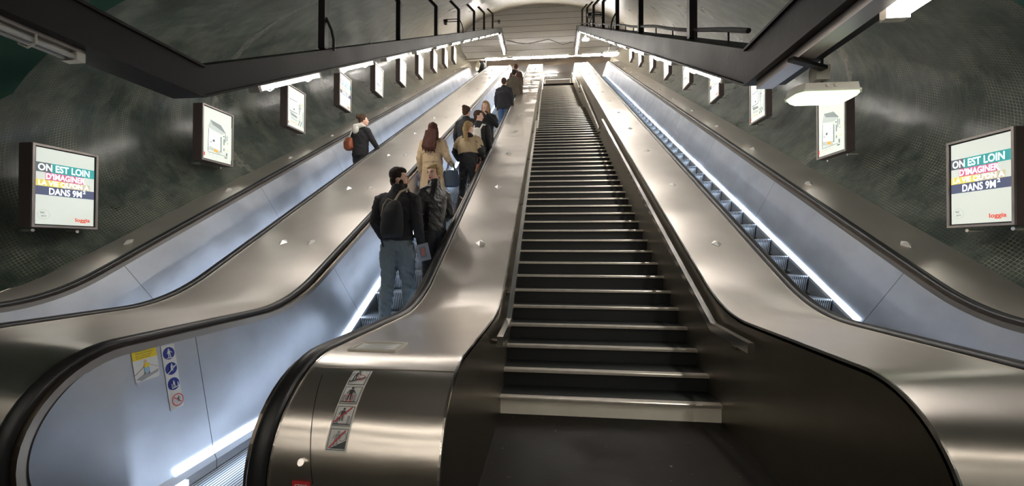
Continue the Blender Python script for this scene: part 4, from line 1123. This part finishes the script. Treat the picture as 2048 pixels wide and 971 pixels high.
# service door joint and keyhole surround belong to the deck
bm = nb()
for i in range(14):
    a, b = R(118 + i * 4), R(118 + (i + 1) * 4)
    xa_, xb_ = -1.035 + .0076 * i, -1.035 + .0076 * (i + 1)
    if b > R(176): break
    r = RN + .0012
    quad(bm, (xa_, YN + r * math.cos(a), ZD - RN + r * math.sin(a)), (xa_ + .003, YN + r * math.cos(a), ZD - RN + r * math.sin(a)), (xb_ + .003, YN + r * math.cos(b), ZD - RN + r * math.sin(b)), (xb_, YN + r * math.cos(b), ZD - RN + r * math.sin(b)))
tag(obj('service_door_joint', bm, M['black'], dk_L, recalc=False), 'thin dark joint of a service door')
for an in (112,):
    bm = nb(); r = RN + .0012; rows = []
    for da in (-.35, .35):
        a = R(an + da); rows.append([(x, YN + r * math.cos(a), ZD - RN + r * math.sin(a)) for x in (X4 + .02, XL - .006)])
    grid(bm, rows); obj('lap_joint', bm, M['brass_trim'], dk_L)
# framed notice lying on the deck
t = empty('framed_notice', (-.90, 1.96, ZD + .001), 'framed white notice lying flat on the steel deck behind the pictograms', 'notice')
bm = nb(); n0 = 0
def fr(bm, x0, x1, y0, y1, z0, z1): box(bm, x0, x1, y0, y1, z0, z1)
fr(bm, -1.03, -.775, 1.925, 1.943, ZD, ZD + .010); fr(bm, -1.03, -.775, 2.077, 2.095, ZD, ZD + .010); fr(bm, -1.03, -1.012, 1.943, 2.077, ZD, ZD + .010); fr(bm, -.793, -.775, 1.943, 2.077, ZD, ZD + .010)
obj('frame', bm, plain('pale_notice_frame', (.48, .46, .40), .5), t)
bm = nb(); box(bm, -1.012, -.793, 1.943, 2.077, ZD, ZD + .004); obj('paper', bm, ST['w'], t)
bm = nb()
for i in range(7):
    y = 2.060 - i * .016; w0 = -.99 + (.02 if i % 3 else .0); quad(bm, (w0, y, ZD + .0046), (-.83 - .012 * (i * 5 % 4), y, ZD + .0046), (-.83 - .012 * (i * 5 % 4), y + .004, ZD + .0046), (w0, y + .004, ZD + .0046))
tag(obj('text_lines', bm, ST['k'], t, recalc=False), 'lines of small dark print')

# on the inner panel of the busy escalator, left side: warning sticker and blue pictogram strip
def panel_x(z): return X3 + .112 + TILT * ((ZD - .05 - z) / .74)
def on_panel(u0, v0):
    def f(u, v, lift): return (panel_x(v0 + v) + lift * 1.5 + .001, u0 + u, v0 + v)
    return f
f = on_panel(1.945, .685); d = Draw(f); W2, H2 = .135, .185
def rrect(d, W, H, r, c, v0=0.0, bottom=True, top=True):
    pts = []
    for cx, cy, a0, on in ((W - r, v0 + r, 270, bottom), (W - r, v0 + H - r, 0, top), (r, v0 + H - r, 90, top), (r, v0 + r, 180, bottom)):
        if on: pts += [(cx + r * math.cos(R(a0 + 15 * q)), cy + r * math.sin(R(a0 + 15 * q))) for q in range(7)]
        else: pts.append({270: (W, v0), 0: (W, v0 + H), 90: (0, v0 + H), 180: (0, v0)}[a0])
    d.poly(pts, c)
rrect(d, W2, H2, .014, 'w'); rrect(d, W2, .068, .014, 'y', H2 - .068, False, True)
def ptxt(d, s_, u, v, h, w, c, lift=.003):
    o = Vector(f(u, v, lift)); V = (Vector(f(u, v + .1, lift)) - o) / .1
    text_into(d.bm, s_, o, (0, 1, 0), V, h, SL.index(c), w, .0)
ptxt(d, 'Attention !', .018, H2 - .022, .019, .070, 'k')
ptxt(d, 'Maintenez les enfants', .018, H2 - .036, .011, .095, 'k'); ptxt(d, 'pour ne pas risquer', .018, H2 - .048, .011, .088, 'k'); ptxt(d, 'de se faire pincer', .018, H2 - .060, .011, .078, 'k')
d.line(.0, .040, .060, .078, .003, 'k'); d.line(.130, .056, .085, .082, .0015, 'k'); d.poly([(.004, .018), (.03, .004), (.125, .028), (.132, .045), (.09, .034), (.05, .036)], 'g')
# a plain child in a yellow top and light blue trousers
d.disc(.064, .104, .009, 'sk'); d.poly([(.052, .070), (.082, .070), (.080, .094), (.056, .094)], 'y'); d.poly([(.052, .045), (.082, .045), (.080, .070), (.054, .070)], 'lb')
d.line(.058, .088, .046, .076, .004, 'sk'); d.line(.079, .088, .088, .078, .004, 'sk'); d.line(.056, .045, .048, .036, .005, 'k'); d.line(.076, .045, .072, .032, .005, 'k')
tag(obj('warning_sticker', d.bm, SM, recalc=False, origin=(-2.27, 2.0, .77)), 'warning sticker with a yellow heading and a child drawn below', 'sticker')
f = on_panel(2.108, .470); d = Draw(f); W3, H3 = .082, .372
d.rect(0, 0, W3, H3, 'w')
for i, v in enumerate((.325, .235, .145)):
    d.disc(W3 / 2, v, .036, 'b', n=28)
d.man(.041, .300, .052, 'w', 0); d.line(.020, .300, .064, .296, .004, 'w')
d.line(.014, .212, .068, .250, .006, 'w'); d.man(.038, .222, .042, 'w', .1, False); d.line(.040, .248, .056, .246, .004, 'w')
d.line(.022, .122, .060, .128, .005, 'w'); d.man(.036, .126, .040, 'w', 0, False); d.rect(.056, .128, .062, .152, 'w'); d.rect(.018, .126, .023, .150, 'w')
d.disc(W3 / 2, .052, .036, 'r', .0305, n=28); d.line(.020, .072, .062, .034, .005, 'r'); d.man(.044, .040, .034, 'k', .1)
tag(obj('blue_pictogram_sticker', d.bm, SM, recalc=False, origin=(-2.25, 2.15, .65)), 'narrow white sticker with three blue discs above a red ringed one', 'sticker')
# small posted notice at the top of the escalator, and far hall furniture
bm = nb(); box(bm, -3.0, -2.2, 31.93, 31.99, UP + 1.0, UP + 2.3); box(bm, -2.75, -2.45, 31.90, 31.935, UP + 1.45, UP + 1.75, 1)
tag(obj('wall_notice', bm, [ST['w'], ST['k']], origin=(-2.6, 31.95, UP + 1.6)), 'cream notice board with a dark square on the far wall', 'notice')
# low rails closing the stair top
t = empty('barrier_rail', (.5, 24.6, UP), 'steel barrier rail across the head of the stairs', 'barrier')
for zz_ in (.55, 1.0):
    bm = nb(); tube(bm, [(XL + .1, 25.4, UP + zz_), (XR - .1, 25.4, UP + zz_)], .025, 8); obj('rail', bm, M['deck'], t)
for x in (XL + .1, XR - .1):
    bm = nb(); tube(bm, [(x, 25.4, UP), (x, 25.4, UP + 1.0)], .025, 8); obj('post', bm, M['deck'], t)
